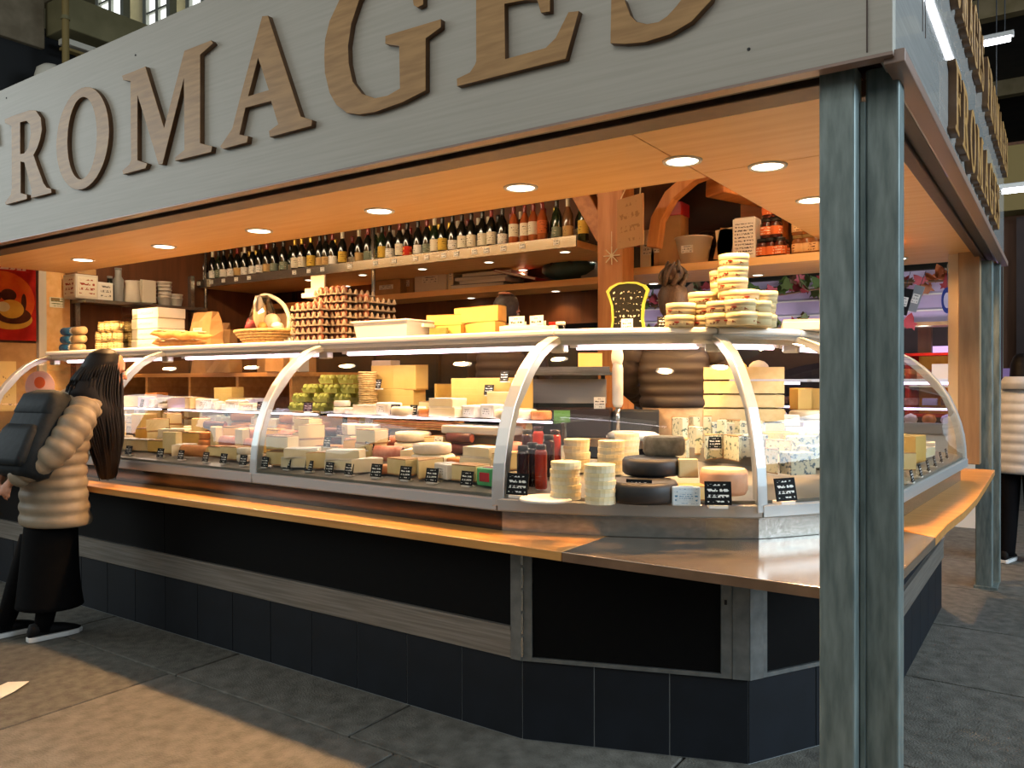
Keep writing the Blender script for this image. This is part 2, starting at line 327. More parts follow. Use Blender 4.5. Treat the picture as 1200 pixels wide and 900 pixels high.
L_['F'] = [[(-5.6, .494), (-5.215, .494), (-5.195, .37), (-5.22, .37), (-5.27, .445), (-5.31, .457), (-5.42, .457), (-5.42, .275), (-5.33, .28), (-5.295, .335), (-5.265, .335), (-5.265, .17), (-5.295, .17), (-5.33, .235), (-5.42, .235), (-5.42, .04), (-5.35, .02), (-5.35, 0), (-5.6, 0), (-5.6, .02), (-5.53, .05), (-5.53, .45), (-5.6, .475)]]
mat('letter_side_shade', '6b4c2e', '563a22', rough=.5, scale=12)  # darker letter wood: shadow on the letter sides is put into the colour
def letter(ch, parent, T, sx=1.0, sz=1.0, depth=.022):
    xs = [p[0] for p in L_[ch][0]]; x0 = min(xs)
    cu = bpy.data.curves.new('letter', 'CURVE'); cu.dimensions = '2D'; cu.fill_mode = 'BOTH'; cu.extrude = depth/2; cu.bevel_depth = .0015
    for poly in L_[ch]:
        s = cu.splines.new('POLY'); s.points.add(len(poly)-1); s.use_cyclic_u = True
        for q, p in zip(s.points, poly): q.co = ((p[0]-x0)*sx, p[1]*sz, 0, 1)
    cu.materials.append(MATS['letter_wood'])
    tmp = bpy.data.objects.new('letter', cu); me = bpy.data.meshes.new_from_object(tmp); bpy.data.objects.remove(tmp); bpy.data.curves.remove(cu)
    me.materials.append(MATS['letter_side_shade'])
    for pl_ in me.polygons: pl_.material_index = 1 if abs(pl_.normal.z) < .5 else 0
    o = bpy.data.objects.new('letter', me); col.objects.link(o); o.parent = parent; o.matrix_local = T
    return o
fs = thing('fascia_sign', 'long grey fascia board with raised wooden letters reading FROMAGES', 'sign', (0, 0, 0))
MB().box(((-9.5+FX)/2, FY+.02, (FZ0+FZ1)/2), (9.5+FX, .04, FZ1-FZ0)).build('panel', 'fascia_paint', fs, bevel=.002)
MB().box((FX-.06, FY-.002, (FZ0+FZ1)/2), (.003, .004, FZ1-FZ0-.02)).build('panel_joint', 'slot_brown', fs)
MB().box(((-9.5+FX)/2, FY+.02, FZ0-.004), (9.5+FX, .045, .008)).build('lower_edge', 'edge_pink', fs)
for x, z in ((-.72, 2.36), (-.72, 2.63), (-.72, 2.9), (-3.75, 3.04), (-5.1, 3.1)):
    MB().lathe([(.006, -.002), (.004, .003)], 8, T=Matrix.Translation((x, FY, z)) @ Matrix.Rotation(PI/2, 4, 'X')).build('screw', 'charcoal', fs)
for ch in 'FROMAGES':
    x0 = min(p[0] for p in L_[ch][0])
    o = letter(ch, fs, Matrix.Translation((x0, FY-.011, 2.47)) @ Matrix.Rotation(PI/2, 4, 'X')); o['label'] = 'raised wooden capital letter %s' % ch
f2 = thing('side_fascia_sign', 'glossy grey side fascia with two lines of wooden letters seen edge on', 'sign')
FYE = 6.75
MB().box((FX-.02, (FY+FYE)/2+.02, (FZ0+FZ1)/2), (.04, FYE-FY-.045, FZ1-FZ0)).build('panel', 'fascia_gloss', f2, bevel=.002)
MB().box((FX-.0, (FY+FYE)/2+.02, FZ0-.006), (.05, FYE-FY, .035)).build('lower_edge', 'edge_pink', f2, bevel=.003)
for y in (2.72, 2.78): MB().box((FX+.001, y, 2.75), (.002, .003, .5)).build('stain_seam', 'slot_brown', f2)
def side_line(y0, y1, z, h, word):
    tot = sum(max(p[0] for p in L_[c][0])-min(p[0] for p in L_[c][0])+.12 for c in word); k = (y1-y0)/tot; y = y0
    for c in word:
        wd = max(p[0] for p in L_[c][0])-min(p[0] for p in L_[c][0])
        letter(c, f2, Matrix.Translation((FX+.014, y, z)) @ Matrix.Rotation(PI/2, 4, 'Z') @ Matrix.Rotation(PI/2, 4, 'X'), k, h/.485, .026); y += (wd+.12)*k
side_line(3.35, 5.85, 2.36, .25, 'FROMAGES')
side_line(3.0, 4.65, 2.86, .25, 'FROMAGES'); side_line(4.85, 6.7, 2.86, .25, 'FROMAGES')
# top board of the stall roof, seen only as the fascia's thickness
rf = MB().box((-5.0, 4.6, 3.12), (9.2, 4.6, .05)).build('ceiling', 'brown_wall', kind='structure')
# soffit (plywood) as an L-shaped set of boards, with slot between fascia and board
SZ = 2.30
sof = MB().box((-3.8975, 2.855, SZ+.015), (5.305, .79, .03)).build('trim_2', 'ply_warm', kind='structure')
for x0, x1, y0, y1 in ((-1.24, -.49, 2.46, 3.2), (-1.24, -.49, 3.205, 5.0), (-1.24, -.49, 5.005, 6.7)):
    MB().box(((x0+x1)/2, (y0+y1)/2, SZ+.015), (x1-x0, y1-y0, .03)).build('soffit_board', 'ply_warm', sof)
MB().box((-3.9, 3.262, SZ+.4), (5.3, .03, .8)).build('soffit_riser', 'ply_warm', sof)
MB().box((-1.222, 4.98, SZ+.43), (.03, 3.45, .8)).build('soffit_riser', 'ply_warm', sof)
st = thing('shutter_slot', 'black and brown rolling shutter track behind the front fascia edge', 'track')
MB().box((-5.0, FY+.075, FZ0+.035), (9.0, .06, .05)).build('black_rail', 'slot_black', st)
MB().box((-5.0, FY+.185, FZ0+.02), (9.0, .12, .05)).build('brown_rail', 'slot_brown', st, bevel=.006)
st = thing('side_shutter_slot', 'black and brown rolling shutter track behind the side fascia edge', 'track')
MB().box((FX-.075, 4.6, FZ0+.035), (.06, 4.2, .05)).build('black_rail', 'slot_black', st)
MB().box((FX-.12, 4.6, FZ0+.018), (.05, 4.2, .05)).build('brown_rail', 'slot_brown', st, bevel=.006)
# recessed downlights
def downlight_proto(name, r, lampmat, power, label, spot=150):
    t = thing(name, label, 'lamp')
    MB().lathe([(r*1.25, 0), (r*1.22, -.006), (r, -.006), (r*.98, 0)], 24).build('ring', 'white', t, smooth=True)
    MB().lathe([(r*.98, -.003), (.001, -.0035)], 24).build('bulb', lampmat, t)
    l = bpy.data.lights.new('beam', 'SPOT'); l.energy = power; l.color = (1, .54, .21); l.spot_size = rad(spot); l.spot_blend = .6; l.shadow_soft_size = r*.7
    lo = bpy.data.objects.new('beam', l); col.objects.link(lo); lo.parent = t; lo.location = (0, 0, -.03)
    return Proto(t)
P = downlight_proto('downlight', .062, 'lamp_warm', 105, 'x')
MB().box((-6.56, 2.86, SZ+.10), (.02, .82, .2)).build('soffit_end', 'ply_warm', sof); MB().box((-7.9, 2.86, SZ+.215), (2.66, .82, .03)).build('soffit_board', 'ply_warm', sof)
xs = (-5.72, -4.73, -3.79, -2.85, -1.99, -1.23)
for i, x in enumerate(xs):
    P.put((x, 2.97, SZ), 0, 'round warm downlight in the front soffit, %s from the left end' % ORD[i], 'soffit downlights along the front')
for i, (x, y) in enumerate(((-.98, 3.24), (-.99, 3.98), (-.985, 4.75), (-.985, 5.5), (-.985, 6.29))):
    P.put((x, y, SZ), 0, 'round warm downlight in the side soffit, %s from the corner' % ORD[i], 'soffit downlights along the side')
# steel corner post: two square tubes
cp = thing('steel_post', 'tall galvanised double steel post at the near corner of the stall', 'post', (0, 0, 0))
def tubebox(c, s, h, m='galvanised', par=cp, nm='tube'):
    b = MB().box((c[0], c[1], h/2), (s, s, h)); o = b.build(nm, m, par, bevel=.006)
    MB().box((c[0]-s*.5-.001, c[1], h/2), (.004, s*.35, h-.01)).build('rib_line', m, par)
    return o
q0 = at(985, 450, y=2.335); 
tubebox((q0.x, 2.335), .092, 2.29); tubebox((-.405, 2.40), .084, 2.29)
MB().box((-.452, 2.37, 1.1), (.012, .05, 2.2)).build('weld_strip', 'galvanised', cp)
MB().box((-.45, 2.37, .01), (.28, .24, .02)).build('base_plate', 'galvanised', cp, bevel=.003)
cp2 = thing('far_steel_post', 'dark steel post at the far end of the side counter', 'post', (0, 0, 0))
tubebox((-.45, 6.42), .10, 2.25, 'galvanised', cp2); tubebox((-.40, 6.60), .07, 2.25, 'galvanised', cp2)
MB().box((-.44, 6.48, .008), (.14, .26, .016)).build('base_plate', 'galvanised', cp2)
mat('pilaster_wood', '9c7f5c', '85694a', rough=.55, scale=7, stretch=(3, 3, .35))
tp = thing('timber_pilaster', 'pale timber pilaster between side counter and soffit at far end', 'post', (-.53, 6.3, .86))
MB().box((0, 0, .72), (.13, .12, 1.44)).build('shaft', 'pilaster_wood', tp, bevel=.004); MB().box((-.10, .02, .72), (.06, .05, 1.44)).build('white_edge', 'offwhite', tp)
# ================================================================ COUNTER BASE, COUNTERTOP
pl = [(-9.2, 2.67), (-1.79, 2.67), (-.97, 2.97), (-.63, 3.56), (-.63, 5.68)]
cb = thing('counter_base', 'dark counter base with slate tiles below black panels', 'counter')
inner = [(-.75, 5.68), (-.75, 3.6), (-1.05, 3.07), (-1.82, 2.79), (-9.2, 2.79)]
MB().prism([(p[0]+a, p[1]+b) for p, (a, b) in zip(pl, ((0, .004), (-.001, .004), (-.002, .0035), (-.004, .001), (-.004, 0)))]+inner, 0, .80).build('core', 'grout', cb)
def wall_piece(p, q, u0, u1, z0, z1, t, m, name, bevel=0, out=0, rough=None):
    """board on the vertical face p-q between distances u0,u1; its front stands `out` proud of the face"""
    p = Vector((p[0], p[1], 0)); q = Vector((q[0], q[1], 0)); d = (q-p).normalized(); n = Vector((d.y, -d.x, 0))
    c = p+d*((u0+u1)/2)+n*(out-t/2); c.z = (z0+z1)/2
    a = math.atan2(d.y, d.x)
    b = MB().box((0, 0, 0), (u1-u0, t, z1-z0))
    return b.build(name, m, cb, c, a, bevel=bevel)
LEN = [math.dist(pl[i], pl[i+1]) for i in range(4)]
for s in range(4):
    n = [24, 3, 2, 7][s]; L = LEN[s]
    for i in range(n): wall_piece(pl[s], pl[s+1], L*i/n+.002, L*(i+1)/n-.002, .004, .318, .014, 'slate_tile', 'tile', bevel=.0015)
# front: steel rail, black panels
L = LEN[0]
wall_piece(pl[0], pl[1], 0, L-.045, .322, .448, .022, 'steel_rail', 'rail', bevel=.004, out=.012)
wall_piece(pl[0], pl[1], 0, L-.045, .437, .452, .02, 'steel_rail', 'rail_lip', out=.018)
for i in range(3): wall_piece(pl[0], pl[1], L*i/3, L*(i+1)/3-.006-(.045 if i == 2 else 0), .452, .80, .012, 'black_panel', 'panel', out=.0)
wall_piece(pl[0], pl[1], L-.045, L+.006, .322, .80, .03, 'steel_frame', 'corner_strip', out=.014)
# chamfer: hinged door in steel frame
L = LEN[1]
for a, b, z0, z1 in ((0, .045, .322, .80), (L-.10, L-.06, .322, .80), (.045, L-.10, .322, .338)):
    wall_piece(pl[1], pl[2], a, b, z0, z1, .02, 'steel_frame', 'door_frame', out=.012)
wall_piece(pl[1], pl[2], L-.058, L+.004, .322, .80, .03, 'steel_frame', 'corner_strip', out=.014)
wall_piece(pl[1], pl[2], .047, L-.102, .34, .80, .012, 'black_panel', 'panel', out=.004)
for i in range(5):
    wall_piece(pl[1], pl[2], .002, .010, .34+i*.092, .34+i*.092+.08, .012, 'steel', 'hinge', out=.02)
wall_piece(pl[1], pl[2], L-.088, L-.078, .60, .618, .01, 'black', 'lock', out=.016)
L = LEN[2]
wall_piece(pl[2], pl[3], -.004, .06, .322, .80, .03, 'steel_frame', 'corner_strip', out=.014)
wall_piece(pl[2], pl[3], .062, .08, .322, .80, .02, 'steel_frame', 'door_frame', out=.012); wall_piece(pl[2], pl[3], .08, L, .322, .338, .02, 'steel_frame', 'door_frame', out=.012)
wall_piece(pl[2], pl[3], .08, L, .34, .80, .012, 'black_panel', 'panel', out=.004)
L = LEN[3]
wall_piece(pl[3], pl[4], 0, L, .322, .448, .022, 'steel_rail', 'rail', bevel=.004, out=.012); wall_piece(pl[3], pl[4], 0, L, .437, .452, .02, 'steel_rail', 'rail_lip', out=.018)
wall_piece(pl[3], pl[4], 0, L, .452, .80, .012, 'slate_tile', 'panel')
# countertop: plywood front run, steel topped corner plate, plywood side run
ct = thing('countertop', 'continuous plywood countertop ledge with metal covered corner plate', 'countertop')
CZ0, CZ1 = .80, .835
MB().prism([(-9.2, 2.43), (-1.47, 2.445), (-1.47, 2.9), (-1.9, 2.9), (-9.2, 2.9)], CZ0, CZ1).build('front_plank', 'ply_counter', ct, bevel=.003)
mat('plate_steel', 'a59684', '97887a', rough=.16, metal=.7, scale=3, stretch=(1, 1, 1))
MB().prism([(-1.467, 2.447), (-.52, 2.455), (-.52, 2.47), (-.43, 2.47), (-.405, 3.46), (-.8, 3.7), (-1.2, 3.1), (-1.467, 2.9)], CZ0+.002, CZ1-.001).build('corner_plate', 'plate_steel', ct, bevel=.002)
mat('plate_edge_brown', '7d6048', '6b503a', rough=.4, scale=8)
MB().prism([(-1.467, 2.4465), (-.52, 2.4545), (-.52, 2.47), (-1.467, 2.462)], CZ0, CZ1-.003).build('plate_edge', 'plate_edge_brown', ct)
side = [(-.405, 3.465), (-.40, 3.8), (-.375, 4.2), (-.362, 4.7), (-.366, 5.3), (-.375, 6.2)]
MB().prism(side+[(-.62, 6.2), (-.7, 3.7)], CZ0, CZ1).build('side_plank', 'ply_counter', ct, bevel=.003)
# ================================================================ DISPLAY CASES
prof = [(0, .97), (.004, 1.04), (.012, 1.11), (.028, 1.18), (.05, 1.25), (.085, 1.335), (.14, 1.42), (.205, 1.495), (.28, 1.56), (.36, 1.605), (.45, 1.637)]
J = [Vector((-6.5, 2.63)), Vector((-4.95, 2.63)), Vector((-3.42, 2.63)), Vector((-1.87, 2.615)), Vector((-.935, 3.03)), Vector((-.56, 3.66)), Vector((-.47, 5.45))]
NRM = [Vector((0, 1)), Vector((0, 1)), Vector((0, 1)), Vector((-.02, 1)), Vector((-.66, .75)), Vector((-.96, .27)), Vector((-1, .03))]
names = ['left front', 'middle front', 'right front', 'first corner', 'second corner', 'side']
def arc_base(a, b, bulge, k=8):
    out = []
    d = b-a; n = Vector((d.y, -d.x)).normalized()
    for i in range(k+1):
        t = i/k; out.append(a+d*t+n*(bulge*4*t*(1-t)))
    return out
def strip3(pts_a, pts_b, pts_c, pts_d):
    m = MB(); m.loft([[Vector(p) for p in q] for q in zip(pts_a, pts_b, pts_c, pts_d)]); return m
CASES = []
mat('steel_dark_reflect', '5a5048', '4a413a', rough=.16, metal=.85, scale=20, stretch=(.2, 3, 3))  # darker copy of the steel, with its dark brown reflection put into the colour
for s in range(6):
    a, b = J[s], J[s+1]; na, nb = NRM[s], NRM[s+1]
    bul = [0, 0, 0, .045, .03, 0.0][s]; k = 10 if bul else 2
    base = arc_base(a, b, bul, k); ns = [(na*(1-i/k)+nb*(i/k)) for i in range(k+1)]
    t = thing('display_case', '%s glass cheese display case with curved pane and steel base strip' % names[s].capitalize().replace('First', 'first').replace('Second', 'second') if s < 3 else 'glass cheese display case forming the %s of the counter' % ('%s segment' % names[s] if s < 5 else 'long side run'), 'display case', group='glass display cases')
    CASES.append(t)
    def pt(i, d, z, off=0):
        q = base[i]+ns[i].normalized()*(d+off) if False else base[i]+ns[i]*d; return Vector((q.x, q.y, z))
    # base strip (aluminium)
    g = .004
    bs = MB()
    rings = []
    for i in range(k+1):
        u = i/k; dx = (b-a).normalized()*(g if i == 0 else -g if i == k else 0)
        f = lambda d, z: Vector((base[i].x+dx.x+ns[i].x*d, base[i].y+dx.y+ns[i].y*d, z))
        rings.append([f(0, .92), f(-.004, .925), f(-.004, .966), f(.003, .972), f(.05, .972), f(.05, .92)])
    bs.loft(rings).build('base_strip', 'aluminium', t)
    # steel skirt below the strip and deck
    sk = MB(); rings = []
    for i in range(k+1):
        f = lambda d, z: Vector((base[i].x+ns[i].x*d, base[i].y+ns[i].y*d, z)); rings.append([f(.035, .836), f(.035, .92), f(.07, .92), f(.07, .836)])
    sk.loft(rings).build('skirt', 'steel_dark_reflect' if s < 3 else 'steel', t)
    dk = MB(); rings = []
    for i in range(k+1):
        f = lambda d, z: Vector((base[i].x+ns[i].x*d, base[i].y+ns[i].y*d, z)); zz = 1.127 if s < 3 else 1.07; rings.append([f(.012, .973), f(.012, .985), f(.72, zz), f(.72, .98)])
    dk.loft(rings).build('deck', 'deck', t)
    # curved glass
    gm = MB(); kk = k if bul else 6
    vs = []; fc = []
    for i in range(kk+1):
        u = i/kk
        bb = base[i] if bul else a+(b-a)*u
        nn = na*(1-u)+nb*u
        for d, z in prof: vs.append((bb.x+nn.x*(d+.008), bb.y+nn.y*(d+.008), z))
    P_ = len(prof)
    for i in range(kk):
        for j in range(P_-1): fc.append((i*P_+j, (i+1)*P_+j, (i+1)*P_+j+1, i*P_+j+1))
    gm.add(vs, fc).build('glass_pane', 'pane_glass', t, smooth=True)
    # top slab
    D0, D1 = .455, (.95 if s < 3 else .85 if s == 3 else .8)
    tb = MB(); rings = []
    for i in range(k+1):
        dx = (b-a).normalized()*(g if i == 0 else -g if i == k else 0)
        f = lambda d, z: Vector((base[i].x+dx.x+ns[i].x*d, base[i].y+dx.y+ns[i].y*d, z))
        rings.append([f(D0, 1.642), f(D0-.008, 1.65), f(D0-.008, 1.662), f(D0, 1.67), f(D1, 1.67), f(D1, 1.642)])
    tb.loft(rings).build('top_slab', 'white_slab', t)
    hd = MB(); rings = []
    for i in range(k+1):
        f = lambda d, z: Vector((base[i].x+ns[i].x*d, base[i].y+ns[i].y*d, z)); rings.append([f(.47, 1.60), f(.465, 1.641), f(.53, 1.641), f(.53, 1.60)])
    hd.loft(rings).build('head_rail', 'aluminium', t)
    # lamp tube under the slab
    e = lambda u, d, z: Vector(((a+(b-a)*u).x+(na*(1-u)+nb*u).x*d, (a+(b-a)*u).y+(na*(1-u)+nb*u).y*d, z))
    MB().tube([e(.07, .57, 1.592), e(.93, .57, 1.592)], .011, 8).build('lamp_tube', 'lamp_tube', t, smooth=True)
    for u in (.06, .94): MB().box(e(u, .57, 1.615), (.04, .03, .05)).build('lamp_holder', 'white', t)
    l = bpy.data.lights.new('tube_light', 'AREA'); l.shape = 'RECTANGLE'; l.size = (b-a).length*.8; l.size_y = .04; l.energy = [5, 6, 7.5, 5.5, 3, 6][s]; l.color = (1, .80, .60)
    lo = bpy.data.objects.new('tube_light', l); col.objects.link(lo); lo.parent = t; lo.location = e(.5, .57, 1.575); lo.rotation_euler = (rad(-12), 0, math.atan2((b-a).y, (b-a).x)); 
    # inner glass shelf; emissive strip imitates its lit edge (front runs only)
    if s in (0, 1, 2):
        MB().box(((a.x+b.x)/2, 3.33, 1.25), (b.x-a.x-.05, .44, .01)).build('glass_shelf', 'shelf_glass', t)
        MB().box(((a.x+b.x)/2, 3.105, 1.25), (b.x-a.x-.09, .010, .008)).build('shelf_edge_glow', 'lamp_tube', t)
        for u in (.12, .88): MB().box((a.x+(b.x-a.x)*u, 3.45, 1.15), (.02, .02, .2)).build('shelf_bracket', 'steel', t)
    # ribs at the joints
    def rib(jn, nn, off, wd=.05):
        d0 = (b-a).normalized()
        rg = []
        for d, z in [(-.002, .94)]+prof:
            c = jn+nn*d
            tx, ty = d0.x*wd/2, d0.y*wd/2
            rg.append([Vector((c.x-tx+d0.x*off, c.y-ty+d0.y*off, z+.0)), Vector((c.x+tx+d0.x*off, c.y+ty+d0.y*off, z)), Vector((c.x+tx+nn.x*.045+d0.x*off, c.y+ty+nn.y*.045+d0.y*off, z-.02 if d > .1 else z)), Vector((c.x-tx+nn.x*.045+d0.x*off, c.y-ty+nn.y*.045+d0.y*off, z-.02 if d > .1 else z))])
        m = MB(); m.loft(rg)
        return m.build('rib', 'aluminium', t, bevel=.004)
    if s in (0, 1, 2, 3, 4, 5): rib(a, na, .0 if s else .03)
    if s == 5: rib(b, nb, -.03)
    if s in (0, 5):
        j, nn = (a, na) if s == 0 else (b, nb)
        ep = [Vector((j.x+nn.x*d, j.y+nn.y*d, z)) for d, z in prof]+[Vector((j.x+nn.x*.9, j.y+nn.y*.9, 1.64)), Vector((j.x+nn.x*.9, j.y+nn.y*.9, .97))]
        MB().add(ep, [tuple(range(len(ep)))]).build('end_pane', 'pane_glass', t)
    for u in (.0,):
        br = MB().box(e(.0 if s else .03, .50, 1.60), (.07, .05, .07)); br.build('rib_bracket', 'aluminium', t, bevel=.008)
# round sticker on the left end pane
mat('sticker_pink', 'e5b7b0', rough=.5); mat('sticker_orange', 'd9622a', rough=.5)
sk = thing('round_sticker', 'round pink sticker with orange blob on the left end pane', 'sticker', (-6.46, 3.02, 1.40)); sk.rotation_euler = (rad(90), 0, rad(30))
MB().lathe([(.12, -.001), (.12, .001)], 24).build('disc', 'sticker_pink', sk); MB().lathe([(.045, .001), (.045, .0025)], 14, (0, .03, 0)).build('blob', 'sticker_orange', sk); MB().box((0, -.05, .002), (.12, .02, .001)).build('print_line', 'magenta', sk)
# ================================================================ STALL INTERIOR: walls, floor, shelves, timber frame
fl = MB().box((-3.9, 4.3, .15), (5.9, 2.2, .30)).build('trim_3', 'grey_plastic', kind='structure')
WX = -7.0
wl2 = MB().box((WX-.03, 4.0, 1.5), (.06, 3.5, 3.0)).build('wall_left', 'brown_wall', kind='structure')
MB().box((WX+.012, 3.41, 1.6), (.024, .20, 1.7)).build('plywood_panel', 'ply_warm', wl2); MB().box((WX+.025, 3.275, 1.4), (.05, .06, 2.2)).build('white_strip', 'offwhite', wl2)
MB().box((WX+.008, 2.75, .90), (.016, .98, 1.7)).build('lower_panel', 'card', wl2)
wb = MB().box((-4.9, 5.74, 2.5), (4.3, .06, 1.2)).build('wall_back_upper', 'brown_wall', kind='structure')
for i in range(6): MB().box((-6.7+i*.7, 5.7, 2.6), (.05, .03, .9)).build('batten', 'dark_brown', wb)
wb2 = MB().box((-4.95, 5.95, 1.05), (4.2, .06, 2.1)).build('wall_back_lower', 'dark_teal', kind='structure')
for i in range(5): MB().box((-6.6+i*.85, 5.9, 1.75), (.03, .04, .66)).build('mullion', 'black', wb2)
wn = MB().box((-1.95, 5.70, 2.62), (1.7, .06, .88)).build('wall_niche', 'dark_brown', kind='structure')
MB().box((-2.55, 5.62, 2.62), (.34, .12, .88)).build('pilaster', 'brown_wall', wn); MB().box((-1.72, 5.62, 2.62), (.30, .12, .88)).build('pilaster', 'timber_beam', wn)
# ---- wine shelf
ws = thing('wine_shelf', 'deep upper shelf with steel price rail carrying the rows of wine bottles', 'shelf')
MB().box((-4.86, 5.14, 2.37), (4.26, .76, .045)).build('board', 'ply_warm', ws)
MB().box((-4.86, 4.752, 2.385), (4.26, .014, .075)).build('price_rail', 'steel', ws)
MB().box((-4.86, 5.53, 2.7), (4.26, .02, .62)).build('back_board', 'brown_wall', ws)
scribble('price_ink', 'efe9dc', '4b4640', rows=2, dens=.5, cols=6)
for u in (233, 248, 262, 277, 292, 345, 362, 378, 410, 440, 462, 487, 500, 520, 535, 556, 570, 590, 612, 652):
    MB().box((X(u, 4.74), 4.742, 2.388), (.045, .004, .035)).build('price_slip', 'price_ink', ws)
for x in (X(437, 4.78), -6.93):
    MB().tube([(x, 4.79, 1.67), (x, 4.79, 2.95)], .016, 8).build('hanger_post', 'steel', ws, smooth=True)
MB().box((-4.86, 5.14, 2.95), (4.3, .8, .05)).build('top_board', 'dark_brown', ws)
PS = downlight_proto('shelf_spot', .035, 'lamp_small', 5, 'x', 130)
for i, (u, v) in enumerate(((362, 328), (425, 322), (495, 315), (573, 307), (662, 295))):
    p = at(u, v, z=2.345); PS.put((p.x, p.y, 2.3455), 0, 'small round spot under the front of the wine shelf, %s from left' % ORD[i], 'spots under the wine shelf')
for i, (u, v) in enumerate(((406, 335), (469, 330), (538, 323), (613, 316), (692, 307))):
    p = at(u, v, z=2.345); PS.put((p.x, p.y, 2.3455), 0, 'small round spot under the back of the wine shelf, %s from left' % ORD[i], 'spots under the wine shelf')
# ---- rear shelf, left and right of the timber post
rs = thing('rear_shelf', 'rear wooden shelf below the wine shelf holding boxes and magazines', 'shelf')
MB().box((-4.8, 5.5, 2.185), (4.2, .36, .05)).build('board', 'ply_warm', rs)
rs2 = thing('rear_shelf_right', 'wooden shelf right of the timber post holding jars and books', 'shelf')
MB().box((-1.72, 5.35, 2.185), (1.75, .62, .05)).build('board', 'ply_warm', rs2)
for i, (u, v) in enumerate(((552, 349), (651, 341), (766, 332), (888, 322))):
    p = at(u, v, z=2.16); PS.put((p.x, p.y, 2.1605), 0, 'small round spot under the rear shelf, %s from left' % ORD[i], 'spots under the rear shelf')
# ---- timber frame
tf = thing('timber_post', 'orange timber frame of post, braces and beams in the middle of stall', 'post')
PX, PY = X(722, 4.85), 4.85
MB().box((PX, PY, 1.65), (.19, .17, 2.7)).build('post', 'timber', tf, bevel=.008)
def bar(a, b, wd, th, name, m='timber_beam', par=None):
    a = Vector(a); b = Vector(b); d = b-a; L = d.length
    o = MB().box((0, 0, 0), (wd, th, L)).build(name, m, par or tf, (a+b)/2, bevel=.008)
    o.rotation_mode = 'QUATERNION'; o.rotation_quaternion = d.to_track_quat('Z', 'Y'); return o
bar((PX-.06, PY, 2.40), (PX-.42, PY, 3.0), .13, .12, 'brace'); 
def curved(pts, wd, th, name):
    m = MB(); rg = []
    for i, p in enumerate(pts):
        d = (Vector(pts[min(i+1, len(pts)-1)])-Vector(pts[max(i-1, 0)])).normalized(); n = Vector((-d.z, 0, d.x)); p = Vector(p)
        rg.append([p+n*wd/2+Vector((0, -th/2, 0)), p+n*wd/2+Vector((0, th/2, 0)), p-n*wd/2+Vector((0, th/2, 0)), p-n*wd/2+Vector((0, -th/2, 0))])
    return m.loft(rg).build(name, 'timber', tf, bevel=.005)
curved([(PX+.28, PY, 2.30), (PX+.31, PY, 2.48), (PX+.40, PY, 2.62), (PX+.55, PY, 2.72), (PX+.8, PY, 2.78), (PX+1.1, PY, 2.80)], .075, .09, 'curved_brace')
MB().box((PX+.7, PY, 2.90), (2.6, .2, .2)).build('beam', 'timber_beam', tf, bevel=.01)
bar((PX+.65, PY+.1, 2.70), (PX+1.05, PY+.85, 2.66), .17, .17, 'purlin_beam')
MB().box((-1.95, 5.2, 3.06), (1.8, 1.0, .03)).build('ceiling_board', 'card', tf)
# ---- steel wall shelf on the left wall with its goods
sh = thing('steel_wall_shelf', 'steel shelf on left wall holding cartons, jugs and tubs', 'shelf')
MB().box((WX+.13, 4.1, 2.115), (.26, 1.16, .03)).build('board', 'steel', sh, bevel=.002)
for y in (3.56, 4.66): MB().box((WX+.03, y, 1.95), (.05, .04, 1.0)).build('upright', 'steel', sh)
# ---- poster
for n_, c1, c2 in (('poster_red', 'b8241a', '981a12'), ('poster_orange', 'dd6a20', 'c8401a'), ('poster_cheese', 'ecba4a', 'dc9e38'), ('poster_brown', '5a2a18', '3c1810'), ('poster_cream', 'eedca6', 'e6cf8e')): mat(n_, c1, c2, rough=.75, scale=7, spec=.15)
scribble('poster_print', 'b8241a', 'f4e6dc', rows=1, dens=.40, cols=12)
po = thing('poster', 'red poster with a cheese dish printed on it at the left wall', 'poster', (WX+.03, 2.90, 1.77), rad(90))
MB().box((0, 0, .335), (.66, .012, .67)).build('sheet', 'poster_red', po)
def disc(name, x, z, rx, rz, y, m, n=26):
    return MB().add([(x+rx*math.cos(2*PI*i/n), y, z+rz*math.sin(2*PI*i/n)) for i in range(n)], [tuple(range(n))]).build(name, m, po)
disc('glow_print', .08, .32, .24, .23, -.0072, 'poster_orange'); disc('plate_print', .13, .17, .17, .085, -.0078, 'poster_cheese'); disc('dish_print', .155, .20, .135, .07, -.0084, 'poster_brown')
disc('cheese_print', .14, .25, .095, .075, -.009, 'poster_cheese'); disc('fruit_print', .12, .36, .06, .05, -.0086, 'poster_brown'); disc('fruit_print', .0, .35, .07, .055, -.0086, 'poster_brown'); disc('leaf_print', .235, .31, .02, .07, -.0086, 'poster_brown'); disc('cream_print', .08, .265, .05, .04, -.0094, 'poster_cream')
MB().box((.14, -.0072, .575), (.28, .002, .045)).build('title_print', 'poster_print', po)
scribble('notice_print', 'f0ead0', '7d8a55', rows=4, dens=.45, cols=12)
nt_ = thing('notice_card', 'small cream notice card with green band on the plywood wall', 'notice', (WX+.029, 3.40, 2.10), rad(90)); MB().box((0, 0, 0), (.12, .006, .085)).build('card', 'notice_print', nt_); MB().box((-.015, -.004, .025), (.07, .002, .025)).build('band', 'ochre', nt_)
scribble('yellow_print', 'd9bf86', '4f4434', rows=5, dens=.6, cols=10)
nt_ = thing('yellow_notice', 'pale yellow notice sheet low on the wall left of the shopper', 'notice', (WX+.021, 2.93, 1.40), rad(90)); MB().box((0, 0, 0), (.30, .006, .40)).build('sheet', 'yellow_print', nt_)
